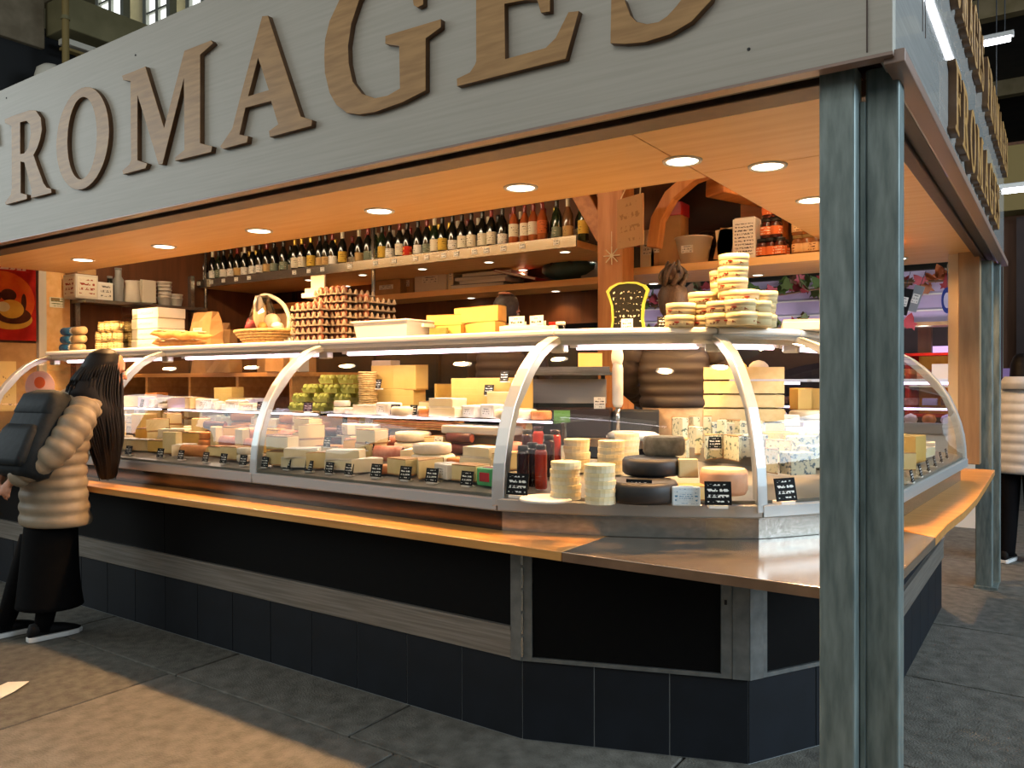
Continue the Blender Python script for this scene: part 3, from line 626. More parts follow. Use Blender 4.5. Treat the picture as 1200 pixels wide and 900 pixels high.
# ---- rear work counter behind corner cases
rc = thing('work_counter', 'low work counter behind the corner cases carrying the scale', 'counter', (0, 0, 0))
MB().prism([(-2.9, 3.62), (-1.75, 3.62), (-1.35, 3.95), (-1.5, 4.12), (-1.9, 3.95), (-2.9, 3.95)], 1.10, 1.14).build('top', 'card', rc)
MB().prism([(-2.85, 3.66), (-1.78, 3.66), (-1.42, 3.97), (-1.5, 4.06), (-1.9, 3.91), (-2.85, 3.91)], .3, 1.10).build('cabinet', 'dark_brown', rc)

bc = thing('storage_unit', 'pale wooden storage unit behind the left cases seen through glass', 'cabinet', (-5.7, 4.13, .3))
MB().box((0, 0, 1.185), (2.5, .7, .03)).build('top', 'ply_counter', bc); MB().box((0, .33, .6), (2.5, .03, 1.17)).build('back', 'card', bc)
for x in (-1.2, -.6, 0, .6, 1.2): MB().box((x, 0, .585), (.03, .68, 1.17)).build('divider', 'ply_counter', bc)
for z in (.4, .85): MB().box((0, 0, z), (2.45, .66, .025)).build('shelf_board', 'ply_counter', bc)
# unseen warm lamps, added to brighten the stall's raised recess
il = thing('added_lamp', 'long warm lamp added above the soffit to brighten the stall recess', 'lamp', (-4.6, 3.42, 2.98))
MB().box((0, 0, .02), (4.2, .1, .05)).build('housing', 'white', il); MB().box((0, 0, -.01), (4.0, .07, .012)).build('diffuser', 'lamp_warm', il)
l = bpy.data.lights.new('glow', 'AREA'); l.shape = 'RECTANGLE'; l.size = 4; l.size_y = .08; l.energy = 34; l.color = (1, .74, .46); lo = bpy.data.objects.new('glow', l); col.objects.link(lo); lo.parent = il; lo.location = (0, .0, -.03); lo.rotation_euler = (rad(38), 0, 0)
il = thing('added_lamp', 'short warm lamp added above the side soffit to brighten the stall', 'lamp', (-1.42, 4.6, 2.98))
MB().box((0, 0, .02), (.1, 1.4, .05)).build('housing', 'white', il); MB().box((0, 0, -.01), (.07, 1.3, .012)).build('diffuser', 'lamp_warm', il)
l = bpy.data.lights.new('glow', 'AREA'); l.shape = 'RECTANGLE'; l.size = .08; l.size_y = 1.3; l.energy = 14; l.color = (1, .74, .46); lo = bpy.data.objects.new('glow', l); col.objects.link(lo); lo.parent = il; lo.location = (0, 0, -.03); lo.rotation_euler = (0, rad(-30), 0)
# ================================================================ WINE BOTTLES
mat('bottle_dark', '12140f', rough=.08, spec=.6); mat('bottle_green', '1c2a16', rough=.08); mat('bottle_rose', 'a5552a', '8a4322', rough=.1, scale=3); mat('bottle_clear', '6a4a30', rough=.08)
scribble('label_cream', 'e4dcc4', '5b4a3a', rows=5, dens=.56, cols=8); scribble('label_white', 'eeeae0', '50505a', rows=4, dens=.56, cols=8); scribble('label_red', 'c8331f', 'f0c860', rows=2, dens=.5, cols=4); scribble('label_tan', 'c2a06a', '4a3020', rows=5, dens=.55, cols=8); scribble('label_grey', '75806f', 'd8d4c0', rows=4, dens=.55, cols=8)
scribble('label_orange', 'c46a3a', '3a2018', rows=4, dens=.55, cols=8); scribble('label_yellow', 'd2b04c', '3d2f1a', rows=5, dens=.55, cols=8)
mat('foil_black', '141414', rough=.3); mat('foil_red', '7a1d1a', rough=.3); mat('foil_cream', 'cfc6b0', rough=.35); mat('foil_gold', 'b0913e', rough=.3, metal=.7)
BOT = {}
def bottle(kind, lab, foil, lz=(.045, .125), desc=''):
    key = (kind, lab, foil, lz)
    if key not in BOT:
        t = MB().lathe([(.02, .008), (.036, 0), (.0375, .006), (.0375, .185), (.034, .205), (.018, .24), (.0145, .255), (.0145, .30), (.0155, .30), (.0155, .306)], 14).build('wine_bottle', kind, smooth=True)
        tag(t, 'x', 'bottle')
        MB().lathe([(.0379, lz[0]), (.0381, lz[0]+.001), (.0381, lz[1]), (.0379, lz[1]+.001)], 14).build('label', lab, t, smooth=True)
        MB().lathe([(.0152, .25), (.0156, .262), (.0162, .296), (.0162, .308), (.001, .3085)], 12).build('capsule', foil, t, smooth=True)
        BOT[key] = Proto(t)
    return BOT[key]
WZ = 2.3925
D, G_, R_, C_ = 'bottle_dark', 'bottle_green', 'bottle_rose', 'bottle_clear'
front = [(222, D, 'label_orange', 'foil_black'), (231, D, 'label_tan', 'foil_black'), (240, D, 'label_white', 'foil_cream'), (250, D, 'label_white', 'foil_cream'), (257, G_, 'label_grey', 'foil_black'),
         (263, D, 'label_white', 'foil_black'), (271.5, D, 'label_white', 'foil_black'), (279, D, 'label_tan', 'foil_red'), (287.5, D, 'label_white', 'foil_cream'), (297, D, 'label_white', 'foil_cream'), (305, D, 'label_white', 'foil_black'),
         (313.5, D, 'label_tan', 'foil_red'), (322, D, 'label_grey', 'foil_black'), (333, D, 'label_grey', 'foil_black'), (346.5, D, 'label_cream', 'foil_gold'), (354.5, D, 'label_cream', 'foil_gold'), (365, D, 'label_yellow', 'foil_gold'),
         (375.5, D, 'label_tan', 'foil_black'), (382.5, D, 'label_tan', 'foil_black'), (390.5, D, 'label_white', 'foil_red'), (402, D, 'label_yellow', 'foil_cream'),
         (421.5, D, 'label_tan', 'foil_cream'), (432, D, 'label_grey', 'foil_red'), (440, G_, 'label_grey', 'foil_cream'), (448.5, G_, 'label_yellow', 'foil_black'), (457.5, D, 'label_white', 'foil_black'), (469, D, 'label_cream', 'foil_red'),
         (478, D, 'label_red', 'foil_black'), (490.5, D, 'label_white', 'foil_black'), (501, D, 'label_grey', 'foil_red'), (510, G_, 'label_cream', 'foil_cream'), (519, D, 'label_yellow', 'foil_black'),
         (531, D, 'label_white', 'foil_black'), (542, D, 'label_cream', 'foil_black'), (553, D, 'label_cream', 'foil_black'), (566, D, 'label_cream', 'foil_black'), (576.5, D, 'label_cream', 'foil_red'), (589.5, D, 'label_white', 'foil_black'),
         (602.5, R_, 'label_cream', 'foil_red'), (615.5, R_, 'label_cream', 'foil_red'), (625.5, R_, 'label_cream', 'foil_red'), (636, R_, 'label_orange', 'foil_red'), (653, G_, 'label_grey', 'foil_black'), (666, C_, 'label_tan', 'foil_cream'), (684, G_, 'label_yellow', 'foil_black')]
LN = {'label_orange': 'orange', 'label_tan': 'tan', 'label_white': 'white', 'label_grey': 'grey', 'label_cream': 'cream', 'label_yellow': 'yellow', 'label_red': 'red'}
BN = {D: 'dark', G_: 'green', R_: 'pink amber', C_: 'brown'}
for i, (u, k, l, f) in enumerate(front):
    y = 4.83+random.uniform(-.008, .012)
    lz = (.085, .175) if k == R_ else (.05, .14) if l in ('label_yellow', 'label_cream') else (.045, .115)
    ii = i if i < 22 else len(front)-1-i
    bottle(k, l, f, lz).put((X(u, y), y, WZ), random.uniform(0, 6), '%s wine bottle with %s label, %s from the %s end of front row' % (BN[k].capitalize() if False else BN[k], LN[l], ORD[ii], 'left' if i < 22 else 'right'), 'wine bottles in the front row')
n = 0; xs_ = [-6.86+.1*i for i in range(41)]
for i, x in enumerate(xs_):
    f = random.choice(['foil_red', 'foil_red', 'foil_black', 'foil_cream', 'foil_gold'])
    y = 5.02+random.uniform(-.01, .01)
    if x > -2.85: continue
    ii = i if i < 20 else 40-i
    bottle(random.choice([D, D, G_]), 'label_cream', f).put((x+random.uniform(-.01, .01), y, WZ), random.uniform(0, 6), 'wine bottle behind the front row, %s from %s end, only its neck showing' % (ORD[max(0, ii)], 'left' if i < 20 else 'right'), 'wine bottles in the second row')
# ================================================================ GOODS ON SHELVES
def carton(name, label, cat, c, d, m, rz=0, lid=None, group=None, parts=True):
    t = thing(name, label, cat, c, rz, group)
    MB().box((0, 0, d[2]/2), d).build('box_body', m, t, bevel=min(.004, min(d)*.1))
    if lid: MB().box((0, -d[1]/2-.001, d[2]*.55), (d[0]*.8, .002, d[2]*.5)).build('front_print', lid, t)
    return t
SH = 2.131
scribble('carton_print', 'e9dfc8', 'a5452d', rows=4, dens=.5, cols=5); scribble('carton_grey', 'e5e0d2', '6d6a62', rows=3, dens=.5, cols=4)
def sidegood(u, name, label, cat, d, m, pr=None, z=SH, x=-6.85):
    y = at(u, 400, x=x).y
    t = thing(name, label, cat, (x, y, z))
    MB().box((0, 0, d[2]/2), d).build('box_body', m, t, bevel=.004)
    if pr: MB().box((0, 0, 0), (d[1]*.85, .002, d[2]*.8)).build('front_print', pr, t, (d[0]/2+.001, 0, d[2]/2), PI/2); MB().box((0, 0, 0), (d[0]*.85, .002, d[2]*.8)).build('side_print', pr, t, (0, -d[1]/2-.001, d[2]/2))
    return t
sidegood(95, 'carton', 'printed cream carton with red dot at near end of steel shelf', 'box', (.2, .19, .20), 'offwhite', 'carton_print')
sidegood(117, 'carton', 'grey-printed white carton second along the steel shelf', 'box', (.2, .13, .15), 'white', 'carton_grey')
sidegood(95, 'carton', 'plain pale carton lying on the printed carton of steel shelf', 'box', (.2, .16, .05), 'card', None, SH+.203)
for u, lab, r, h, m in ((129, 'dark bottle beside the cartons on the steel shelf', .035, .20, 'bottle_dark'), (139, 'tall grey jar standing on steel shelf', .045, .28, 'grey_plastic')):
    y = at(u, 400, x=-6.85).y; t = thing('shelf_jar', lab, 'jar', (-6.85, y, SH))
    MB().lathe([(r*.9, 0), (r, .01), (r, h*.7), (r*.6, h*.8), (r*.6, h)], 14).build('body', m, t, smooth=True); MB().lathe([(r*.65, h), (r*.65, h+.02), (.001, h+.021)], 12).build('lid', 'grey_plastic', t, smooth=True)
def jug(u, lab):
    y = at(u, 400, x=-6.86).y; t = thing('jug', lab, 'jug', (-6.86, y, SH))
    MB().lathe([(.06, 0), (.075, .02), (.065, .12), (.055, .17), (.062, .20)], 16).build('body', 'offwhite', t, smooth=True)
    MB().tube([(0, .062, .17), (0, .11, .15), (0, .11, .08), (0, .068, .05)], .009, 6).build('handle', 'offwhite', t, smooth=True)
jug(155, 'cream jug with handle in the middle of the steel shelf')
y = at(171, 400, x=-6.86).y; t = thing('bag_bundle', 'bundle of white paper bags upright on steel shelf', 'bags', (-6.86, y, SH))
for i in range(6): MB().box((-.05+.02*i, random.uniform(-.01, .01), .10+random.uniform(0, .02)), (.012, .13, .20)).build('paper_bag', 'offwhite', t)
for u, n_, lab in ((193, 5, 'tall stack of white tubs on the steel shelf'), (206, 2, 'short stack of white tubs at far end of steel shelf')):
    y = at(u, 400, x=-6.84).y; t = thing('tub_stack', lab, 'tubs', (-6.84, y, SH))
    for i in range(n_): MB().lathe([(.05, 0), (.062, .07), (.066, .07), (.066, .078), (.05, .078)], 16, (0, 0, i*.035)).build('tub', 'white', t, smooth=True)
y = at(86, 400, x=-6.85).y
for i, (yy, lab) in enumerate(((3.66, 'dark-lidded jar behind the blue packets, nearer one'), (3.75, 'dark-lidded jar behind the blue packets, farther one'))):
    t = thing('lidded_jar', lab, 'jar', (X(84+4*i, 3.46), 3.46, 1.6715)); MB().lathe([(.035, 0), (.038, .01), (.038, .085)], 12).build('body', 'poster_cream', t, smooth=True); MB().lathe([(.039, .085), (.039, .12), (.001, .121)], 12).build('lid', 'black', t, smooth=True)
# ---- on the case tops (z = 1.67)
TZ = 1.6715
mat('blue_pack', '2f6fa0', '245a86', rough=.4, scale=12); mat('beige_pack', 'd8bd8c', rough=.5); mat('bread', 'cf9d58', 'b27b38', rough=.75, scale=14, bump=.4); mat('bread_pale', 'ead0a0', 'd4ad70', rough=.8, scale=12, bump=.3)
for i, n_ in enumerate(('bottom', 'middle', 'top')):
    t = thing('wrapped_roll', 'blue and beige wrapped roll, %s of three at left end of case top' % n_, 'packet', (X(87, 3.3)+random.uniform(-.02, .02), 3.3, TZ+.035+.066*i), 0, 'wrapped rolls')
    MB().tube([(-.02-.15, 0, 0), (-.165, 0, 0), (-.01, 0, 0)], [.02, .033, .033], 10).build('blue_end', 'blue_pack', t, smooth=True); MB().tube([(-.01, 0, 0), (.14, 0, 0), (.16, 0, 0)], [.032, .032, .02], 10).build('beige_end', 'beige_pack', t, smooth=True)
    MB().lathe([(.0335, 0), (.0335, .02)], 10, T=Matrix.Translation((-.02, 0, 0)) @ Matrix.Rotation(PI/2, 4, 'Y')).build('band', 'white', t)
scribble('jar_print', 'cdb98a', '6b5a2c', rows=3, dens=.5, cols=8)
PJ = None
def jar_small():
    t = MB().lathe([(.03, 0), (.036, .006), (.036, .05), (.031, .058)], 12).build('terrine_jar', 'jar_print', smooth=True); tag(t, 'x', 'jar')
    MB().lathe([(.034, .058), (.034, .071), (.001, .072)], 12).build('lid', 'ochre', t, smooth=True); return Proto(t)
PJ = jar_small()
for row, (n_, yy) in enumerate(((4, 3.28), (4, 3.38))):
    for lev in range(3):
        for i in range(n_ - (1 if lev == 2 else 0)):
            PJ.put((X(121, 3.3)+.083*i+(.04 if lev == 2 else 0)+row*.03, yy, TZ+.073*lev), 0, 'small terrine jar with gold lid, %s layer, %s column, %s row of pile' % (('bottom', 'middle', 'top')[lev], ORD[i], ('front', 'back')[row]), 'terrine jars piled on the case top')
for i in range(4):
    t = thing('plastic_box', 'clear plastic box, %s of the stack beside terrine jars' % ('bottom', 'second', 'third', 'top')[i], 'box', (X(163, 3.42), 3.42, TZ+.087*i), 0, 'clear plastic boxes'); MB().box((0, 0, .037), (.2, .16, .074)).build('box_body', 'clear_plastic', t, bevel=.006); MB().box((0, 0, .079), (.21, .17, .01)).build('lid', 'clear_plastic', t)
for i in range(4):
    t = thing('white_carton', 'white printed carton, %s of the stack on the case top' % ('bottom', 'second', 'third', 'top')[i], 'box', (X(186, 3.46)+random.uniform(-.01, .01), 3.46, TZ+.077*i), 0, 'white printed cartons'); MB().box((0, 0, .037), (.34, .22, .074)).build('box_body', 'white', t, bevel=.003); MB().box((0, -.111, .037), (.2, .002, .014)).build('print_line', 'carton_grey', t)
def baguette(p0, p1, r, lab):
    p0 = Vector(p0); p1 = Vector(p1); t = thing('baguette', lab, 'bread', p0, 0, 'baguettes'); d = p1-p0; m = MB(); pts = []; rs_ = []
    for i in range(15):
        u = i/14; pts.append(d*u+Vector((0, 0, .006*math.sin(u*20)))); rs_.append(r*(math.sin(PI*min(1, max(0, u*1.0)))**.35*.95+.05)*(1+.05*math.sin(i*2.2)))
    m.tube(pts, rs_, 10, flat=.75).build('crust', 'bread', t, smooth=True)
    for i in range(6):
        q = d*(.15+.14*i); MB().ball((0, 0, 0), (.035, .009, .006), 8, T=Matrix.Translation(q+Vector((0, -.008, r*.7))) @ Matrix.Rotation(.5, 4, 'Z')).build('slash', 'bread_pale', t, smooth=True)
xb = X(175, 3.2)
baguette((X(176, 3.22), 3.22, TZ+.10), (X(250, 3.34), 3.34, TZ+.07), .036, 'long baguette lying uppermost on the case top over the shopper')
baguette((X(178, 3.25), 3.25, TZ+.035), (X(243, 3.38), 3.38, TZ+.03), .034, 'baguette beneath the uppermost one on the case top')
baguette((X(186, 3.36), 3.36, TZ+.035), (X(247, 3.50), 3.50, TZ+.03), .032, 'baguette lying behind the other two on the case top')
# kraft bags
for u, yy, hh, ww, lab in ((243, 3.52, .26, .28, 'kraft paper bag leaning behind the baguettes'), (262, 3.78, .32, .26, 'second kraft bag just left of the gift basket'), (250, 4.0, .40, .4, 'larger crumpled kraft bag behind the two others')):
    t = thing('kraft_bag', lab, 'bag', (X(u, yy), yy, TZ if yy < 3.7 else 1.502), random.uniform(-.2, .2), 'kraft bags')
    if yy >= 3.7: t.location.z = 1.502
    rg = []
    for j in range(5):
        z = hh*j/4; k_ = 1-.12*j/4; jj = [random.uniform(-.012, .012) for _ in range(8)]
        rg.append([Vector((a*ww/2*k_+jj[q], b*.06*(1-.5*j/4)+jj[(q+3) % 8], z)) for q, (a, b) in enumerate(((-1, -1), (-.3, -1.15), (.3, -1.15), (1, -1), (1, 1), (.3, 1.1), (-.3, 1.1), (-1, 1)))])
    MB().loft(rg).build('bag_body', 'kraft', t)
    MB().box((0, -.075, hh*.45), (ww*.4, .002, hh*.22)).build('printed_mark', 'carton_grey', t)
# gift basket
mat('wicker', 'd6b273', 'b08a4e', rough=.6, scale=40, bump=.5); mat('cellophane', 'f0e6d8', rough=.15); glass('cello', (.98, .95, .93), 1.6, .06)
gb = thing('gift_basket', 'wicker gift basket with tall hoop handle wrapped in cellophane', 'basket', (X(312, 3.42), 3.42, TZ))
for j in range(6):
    r0 = .15+.016*j; MB().tube([(r0*1.15*math.cos(a), r0*.62*math.sin(a), .008+.017*j) for a in [2*PI*i/28 for i in range(29)]], .011, 6).build('weave_ring', 'wicker', gb, smooth=True)
MB().lathe([(.14, .004), (.15, .008), (.001, .009)], 20).build('base', 'wicker', gb)
MB().tube([(.03*math.sin(a*3)+.20*math.cos(a), .01, .08+.25*math.sin(a)) for a in [PI*i/18 for i in range(19)]], .014, 8).build('handle', 'offwhite', gb, smooth=True)
for i in range(14):
    a = 2*PI*i/14; MB().tube([(.16*math.cos(a), .09*math.sin(a), .0), (.235*math.cos(a), .13*math.sin(a), .10)], .006, 5).build('stake', 'wicker', gb)
mat('pink_ribbon', 'b24a5c', rough=.4)
rg = []
for j in range(7):
    z = .09+.235*j/6; k_ = (1.1, 1.0, .85, .7, .6, .5, .42)[j]; rg.append([Vector((.14*k_*math.cos(2*PI*i/14)*(1+.14*((i+j) % 2))-.03, .09*k_*math.sin(2*PI*i/14), z+random.uniform(-.01, .01))) for i in range(14)])
MB().loft(rg).build('wrapper', 'cello', gb)
for c, r, mm in (((-.06, 0, .2), (.05, .04, .1), 'cream'), ((.05, .01, .15), (.06, .05, .06), 'offwhite'), ((-.12, -.02, .13), (.05, .04, .04), 'pink_ribbon'), ((.02, -.04, .12), (.04, .03, .03), 'bread'), ((-.05, -.02, .27), (.035, .03, .06), 'white'), ((.11, 0, .12), (.05, .04, .03), 'white')): MB().ball(c, r, 10).build('gift_item', mm, gb, smooth=True)
t = thing('paper_cone', 'small white folded paper cone right of the gift basket', 'paper', (X(341, 3.45), 3.45, TZ)); MB().lathe([(.06, 0), (.03, .07), (.004, .13)], 7).build('cone', 'white', t); MB().lathe([(.066, 0), (.066, .012)], 7).build('rim', 'offwhite', t)
for u, yy, d, m_, lab in ((333, 3.85, (.2, .18, .2), 'card', 'brown carton behind the gift basket'), (336, 4.3, (.36, .3, .46), 'kraft', 'tall brown carton far behind the gift basket'), (351, 3.85, (.09, .1, .18), 'offwhite', 'pale upright carton left of the egg trays')):
    t = carton('storage_carton', lab, 'box', (X(u, yy), yy, 1.502), d, m_, 0); 
# egg trays
mat('tray_pulp', '9a8a78', '857563', rough=.85, scale=30); mat('egg_brown', '8a4f34', '7a4430', rough=.5, scale=20); mat('egg_pale', 'e2cdb0', rough=.5)
def tray_proto():
    t = thing('egg_tray', 'x', 'egg tray')
    m = MB(); N_ = 5; s = .048
    m.box((0, 0, .004), (N_*s+.01, N_*s+.01, .008))
    for i in range(N_+1):
        for j in range(N_+1):
            if i in (0, N_) or j in (0, N_): m.lathe([(.014, .004), (.010, .022), (.004, .034)], 5, ((i-N_/2)*s, (j-N_/2)*s, 0))
    m.build('pulp_tray', 'tray_pulp', t); return Proto(t)
PT = tray_proto()
pe = MB().ball((0, 0, 0), (.022, .022, .026), 8).build('egg', 'egg_brown', smooth=True); tag(pe, 'x', 'egg'); PE = Proto(pe)
def trays(u, yy, n_, lab, z0=TZ, rz=0):
    c = Vector((X(u, yy), yy, z0))
    for k_ in range(n_):
        PT.put(c+Vector((random.uniform(-.004, .004), 0, .046*k_)), rz, 'grey pulp egg tray in the %s egg stack, %s from the bottom' % (lab, ORD[k_]), 'stacked egg trays')
        if k_ < n_-1 or True:
            for i in range(5):
                PE.put(c+Vector((-.096+.048*i, -.096, .046*k_+.028)), 0, 'brown egg in the front row of the %s egg stack, tray %s, place %s' % (lab, ORD[k_], ORD[i]), 'eggs in the trays')
trays(377, 3.34, 5, 'left'); trays(404, 3.42, 7, 'middle'); trays(429, 3.52, 6, 'right')
t = carton('papers', 'stack of cream papers and cards laid on the left egg stack', 'paper', (X(372, 3.40), 3.40, TZ+.276), (.15, .12, .03), 'offwhite'); MB().box((0, .01, .045), (.13, .1, .03)).build('paper_pad', 'cream', t); MB().box((.01, 0, .10), (.12, .01, .08)).build('card', 'offwhite', t)
# white tray bin
tb = thing('tray_bin', 'wide low white plastic bin on the case top beside egg trays', 'bin', (X(467, 3.42), 3.42, TZ))
rg = [[Vector((a*sx, b*sy, z)) for a, b in ((-1, -1), (1, -1), (1, 1), (-1, 1))] for sx, sy, z in ((.19, .14, 0), (.205, .155, .095), (.215, .165, .095), (.215, .165, .105), (.20, .15, .105), (.185, .135, .012))]
MB().loft(rg).build('bin_body', 'white', tb, bevel=.004)
for sx in (-1, 1): MB().box((sx*.222, 0, .075), (.02, .09, .02)).build('handle', 'white', tb)
# cheese blocks on the case top
mat('gold_rind', 'c79a4c', 'b08038', rough=.6, scale=10, bump=.2); mat('gold_paste', 'e0bb68', 'd4ac58', rough=.5, scale=5)
mat('paper_white', 'e8dfce', rough=.6)
scribble('tag_black', '141414', 'e8e8e0', rows=4, dens=.5, cols=7); scribble('tag_white', 'f0ece0', '3a3a3a', rows=4, dens=.52, cols=7)
def half_wheel(name, label, c, r, h, rz, mp, mr, group=None, ang=PI):
    t = MB().prism([(0, 0)]+[(r*.985*math.cos(ang*i/14), r*.985*math.sin(ang*i/14)) for i in range(15)], .004, h-.004).build(name, mp, None, c, rz); tag(t, label, 'cheese', group)
    rim = [(r*math.cos(ang*i/14), r*math.sin(ang*i/14)) for i in range(15)]; m = MB()
    for i in range(14):
        a, b = rim[i], rim[i+1]; m.add([(a[0], a[1], 0), (b[0], b[1], 0), (b[0], b[1], h), (a[0], a[1], h)], [(0, 1, 2, 3)])
    m.prism([(0, 0)]+rim, 0, .004).prism([(0, 0)]+rim, h-.004, h); m.build('rind', mr, t); return t
half_wheel('cheese_half', 'golden cheese half, lower right of the pair on the case top', (X(560, 3.52), 3.50, TZ), .17, .085, rad(-15), 'gold_paste', 'gold_rind')
half_wheel('cheese_half', 'golden cheese half, upper right of the pair on the case top', (X(560, 3.52), 3.50, TZ+.0865), .17, .085, rad(-8), 'gold_paste', 'gold_rind')
half_wheel('cheese_half', 'golden cheese piece with cut face stacked left on case top', (X(530, 3.55), 3.50, TZ+.078), .13, .06, rad(10), 'gold_paste', 'gold_rind')
half_wheel('cheese_half', 'small golden cheese piece underneath the left cut piece', (X(528, 3.5), 3.48, TZ), .09, .076, rad(0), 'gold_paste', 'gold_rind')
mat('moss', '8a8a4a', '6d7038', rough=.7, scale=14)
t = half_wheel('cheese_half', 'small mossy green cheese end left of the golden pieces', (X(513, 3.42), 3.42, TZ), .06, .06, 0, 'moss', 'moss')
rt = thing('round_tray', 'round white tray with cards and jars on the case top', 'tray', (X(617, 3.45), 3.45, TZ))
MB().lathe([(.12, 0), (.14, .01), (.14, .045), (.132, .045), (.13, .014), (.001, .012)], 26).build('tray_body', 'offwhite', rt, smooth=True)
for dx, dy, a, lab in ((-.06, 0, .1, 'small printed white card standing upright in round tray'), (.05, .02, -.15, 'larger folded white card standing in the round tray')):
    t = thing('show_card', lab, 'card', rt.location+Vector((dx, dy, .014)), a); MB().box((0, 0, .045), (.09, .004, .085)).build('card', 'tag_white', t); MB().box((0, .02, .03), (.09, .004, .06)).build('back_flap', 'white', t)
for u, lab in ((649, 'small red and white jar right of round tray'), (657, 'small pale jar right of the red and white one')):
    t = thing('small_jar', lab, 'jar', (X(u, 3.5), 3.5, TZ)); MB().lathe([(.02, 0), (.024, .004), (.024, .05)], 12).build('body', 'clear_plastic' if u > 650 else 'white', t, smooth=True); MB().lathe([(.025, .05), (.025, .066), (.001, .067)], 12).build('lid', 'poster_red' if u < 650 else 'white', t, smooth=True)
# chalkboard with green frame
mat('board_green', '8f9a38', '7b862c', rough=.5, scale=8)
scribble('chalk', '0c0d0b', 'c4c4b8', rows=8, dens=.60, cols=14)
cbd = thing('chalkboard', 'waisted chalkboard with green frame and white handwriting on the case top', 'chalkboard', (X(736, 3.5), 3.5, TZ), rad(8))
half = [(.088, 0), (.078, .06), (.083, .13), (.107, .20), (.088, .222), (.05, .238), (0, .242)]
out = [(x, z) for x, z in half]+[(-x, z) for x, z in reversed(half[:-1])]
inn = [(x*.86, z*.94+.006) for x, z in out]
TT = Matrix.Rotation(PI/2, 4, 'X')
MB().prism(inn, -.004, .006, T=TT).build('board', 'chalk', cbd)
m = MB(); n_ = len(out)
for i in range(n_-0):
    j = (i+1) % n_; a, b, c, d = out[i], out[j], inn[j], inn[i]
    m.add([(a[0], -.01, a[1]), (b[0], -.01, b[1]), (c[0], -.01, c[1]), (d[0], -.01, d[1]), (a[0], .008, a[1]), (b[0], .008, b[1]), (c[0], .008, c[1]), (d[0], .008, d[1])], [(0, 1, 2, 3), (7, 6, 5, 4), (0, 4, 5, 1), (3, 2, 6, 7)])
m.build('frame', 'board_green', cbd)
t = thing('price_sign', 'small white price slip propped against foot of the chalkboard', 'sign', (X(735, 3.44), 3.44, TZ)); MB().box((0, 0, .03), (.06, .003, .06)).build('card', 'tag_white', t); MB().box((0, .01, .004), (.06, .02, .006)).build('foot', 'white', t)
t = thing('price_sign', 'small dark price sign left of the round wooden boxes', 'sign', (X(780, 3.38), 3.38, TZ)); MB().box((0, 0, .03), (.08, .003, .055)).build('card', 'tag_black', t); MB().box((0, .01, .004), (.08, .02, .008)).build('foot', 'white', t)
# round wooden cheese boxes, a stepped pile
mat('box_lid', 'e6d3a2', 'd8c08a', rough=.6, scale=14); scribble('box_side', 'e3cf9c', '9a5a3c', rows=2, dens=.56, cols=9)
def rbox():
    t = MB().lathe([(.062, 0), (.062, .042), (.0615, .044)], 20).build('round_cheese_box', 'box_side', smooth=True); tag(t, 'x', 'box')
    MB().lathe([(.0645, .026), (.0645, .050), (.063, .051), (.001, .0512)], 20).build('box_lid', 'box_lid', t, smooth=True); MB().lathe([(.01, 0), (.012, .004), (.001, .005)], 8, (.0, -.0615, .016), T=None).build('seal', 'poster_red', t); return Proto(t)
PB = rbox()
pil = [(797, 3.30, 2, 'front left'), (824, 3.40, 3, 'second front'), (845, 3.32, 2, 'third front'), (860, 3.40, 6, 'tallest middle'), (849, 3.52, 5, 'rear middle'), (872, 3.42, 3, 'right of tallest'), (868, 3.30, 2, 'low right'), (893, 3.52, 3, 'rightmost'), (886, 3.40, 2, 'second right'), (815, 3.52, 2, 'rear left')]
for u, yy, n_, lab in pil:
    for k_ in range(n_): PB.put((X(u, yy)+random.uniform(-.004, .004), yy+random.uniform(-.004, .004), TZ+.0515*k_), random.uniform(-1, 1), 'round wooden cheese box in the %s stack of the pile, %s from bottom' % (lab, ORD[k_]), 'round cheese boxes piled on the case top')
t = carton('paper_stack', 'stack of white wrapping paper at right end of case top', 'paper', (-1.0, 3.98, TZ), (.26, .3, .04), 'paper_white', .3); MB().box((0, 0, .045), (.25, .29, .01)).build('top_sheet', 'offwhite', t)
# ---- goods on the rear shelves
RZ = 2.211
for u, yy, d, m_, lab in ((462, 5.42, (.34, .2, .13), 'card', 'brown carton at left of the rear shelf'), (484, 5.5, (.2, .2, .19), 'kraft', 'darker taller carton behind the brown one on rear shelf'), (513, 5.45, (.36, .2, .2), 'offwhite', 'pale carton in the middle of the rear shelf'), (537, 5.45, (.06, .2, .22), 'cream', 'narrow upright cream box file on the rear shelf')):
    t = carton('shelf_carton', lab, 'box', (X(u, yy), yy, RZ), d, m_)
    MB().box((0, -d[1]/2-.002, d[2]*.5), (d[0]*.5, .002, d[2]*.3)).build('paper_label', 'carton_grey', t)
mat('teal_bag', '1f4a4c', '173638', rough=.5, scale=9, bump=.3); mat('red_cover', 'a4202a', rough=.4)
for i, (u, m_, z, a) in enumerate(((560, 'charcoal', 0, .1), (568, 'offwhite', .03, -.08), (564, 'dark_brown', .06, .12), (572, 'cream', .09, 0))):
    t = thing('magazine', ('dark', 'cream', 'brown', 'topmost pale')[i]+' magazine in the low pile on the rear shelf', 'magazine', (X(u+8, 5.45), 5.45, RZ+z), a); MB().box((0, 0, .013), (.5, .24, .026)).build('pages', 'paper_white', t); MB().box((0, 0, .0275), (.51, .25, .003)).build('cover', m_, t)
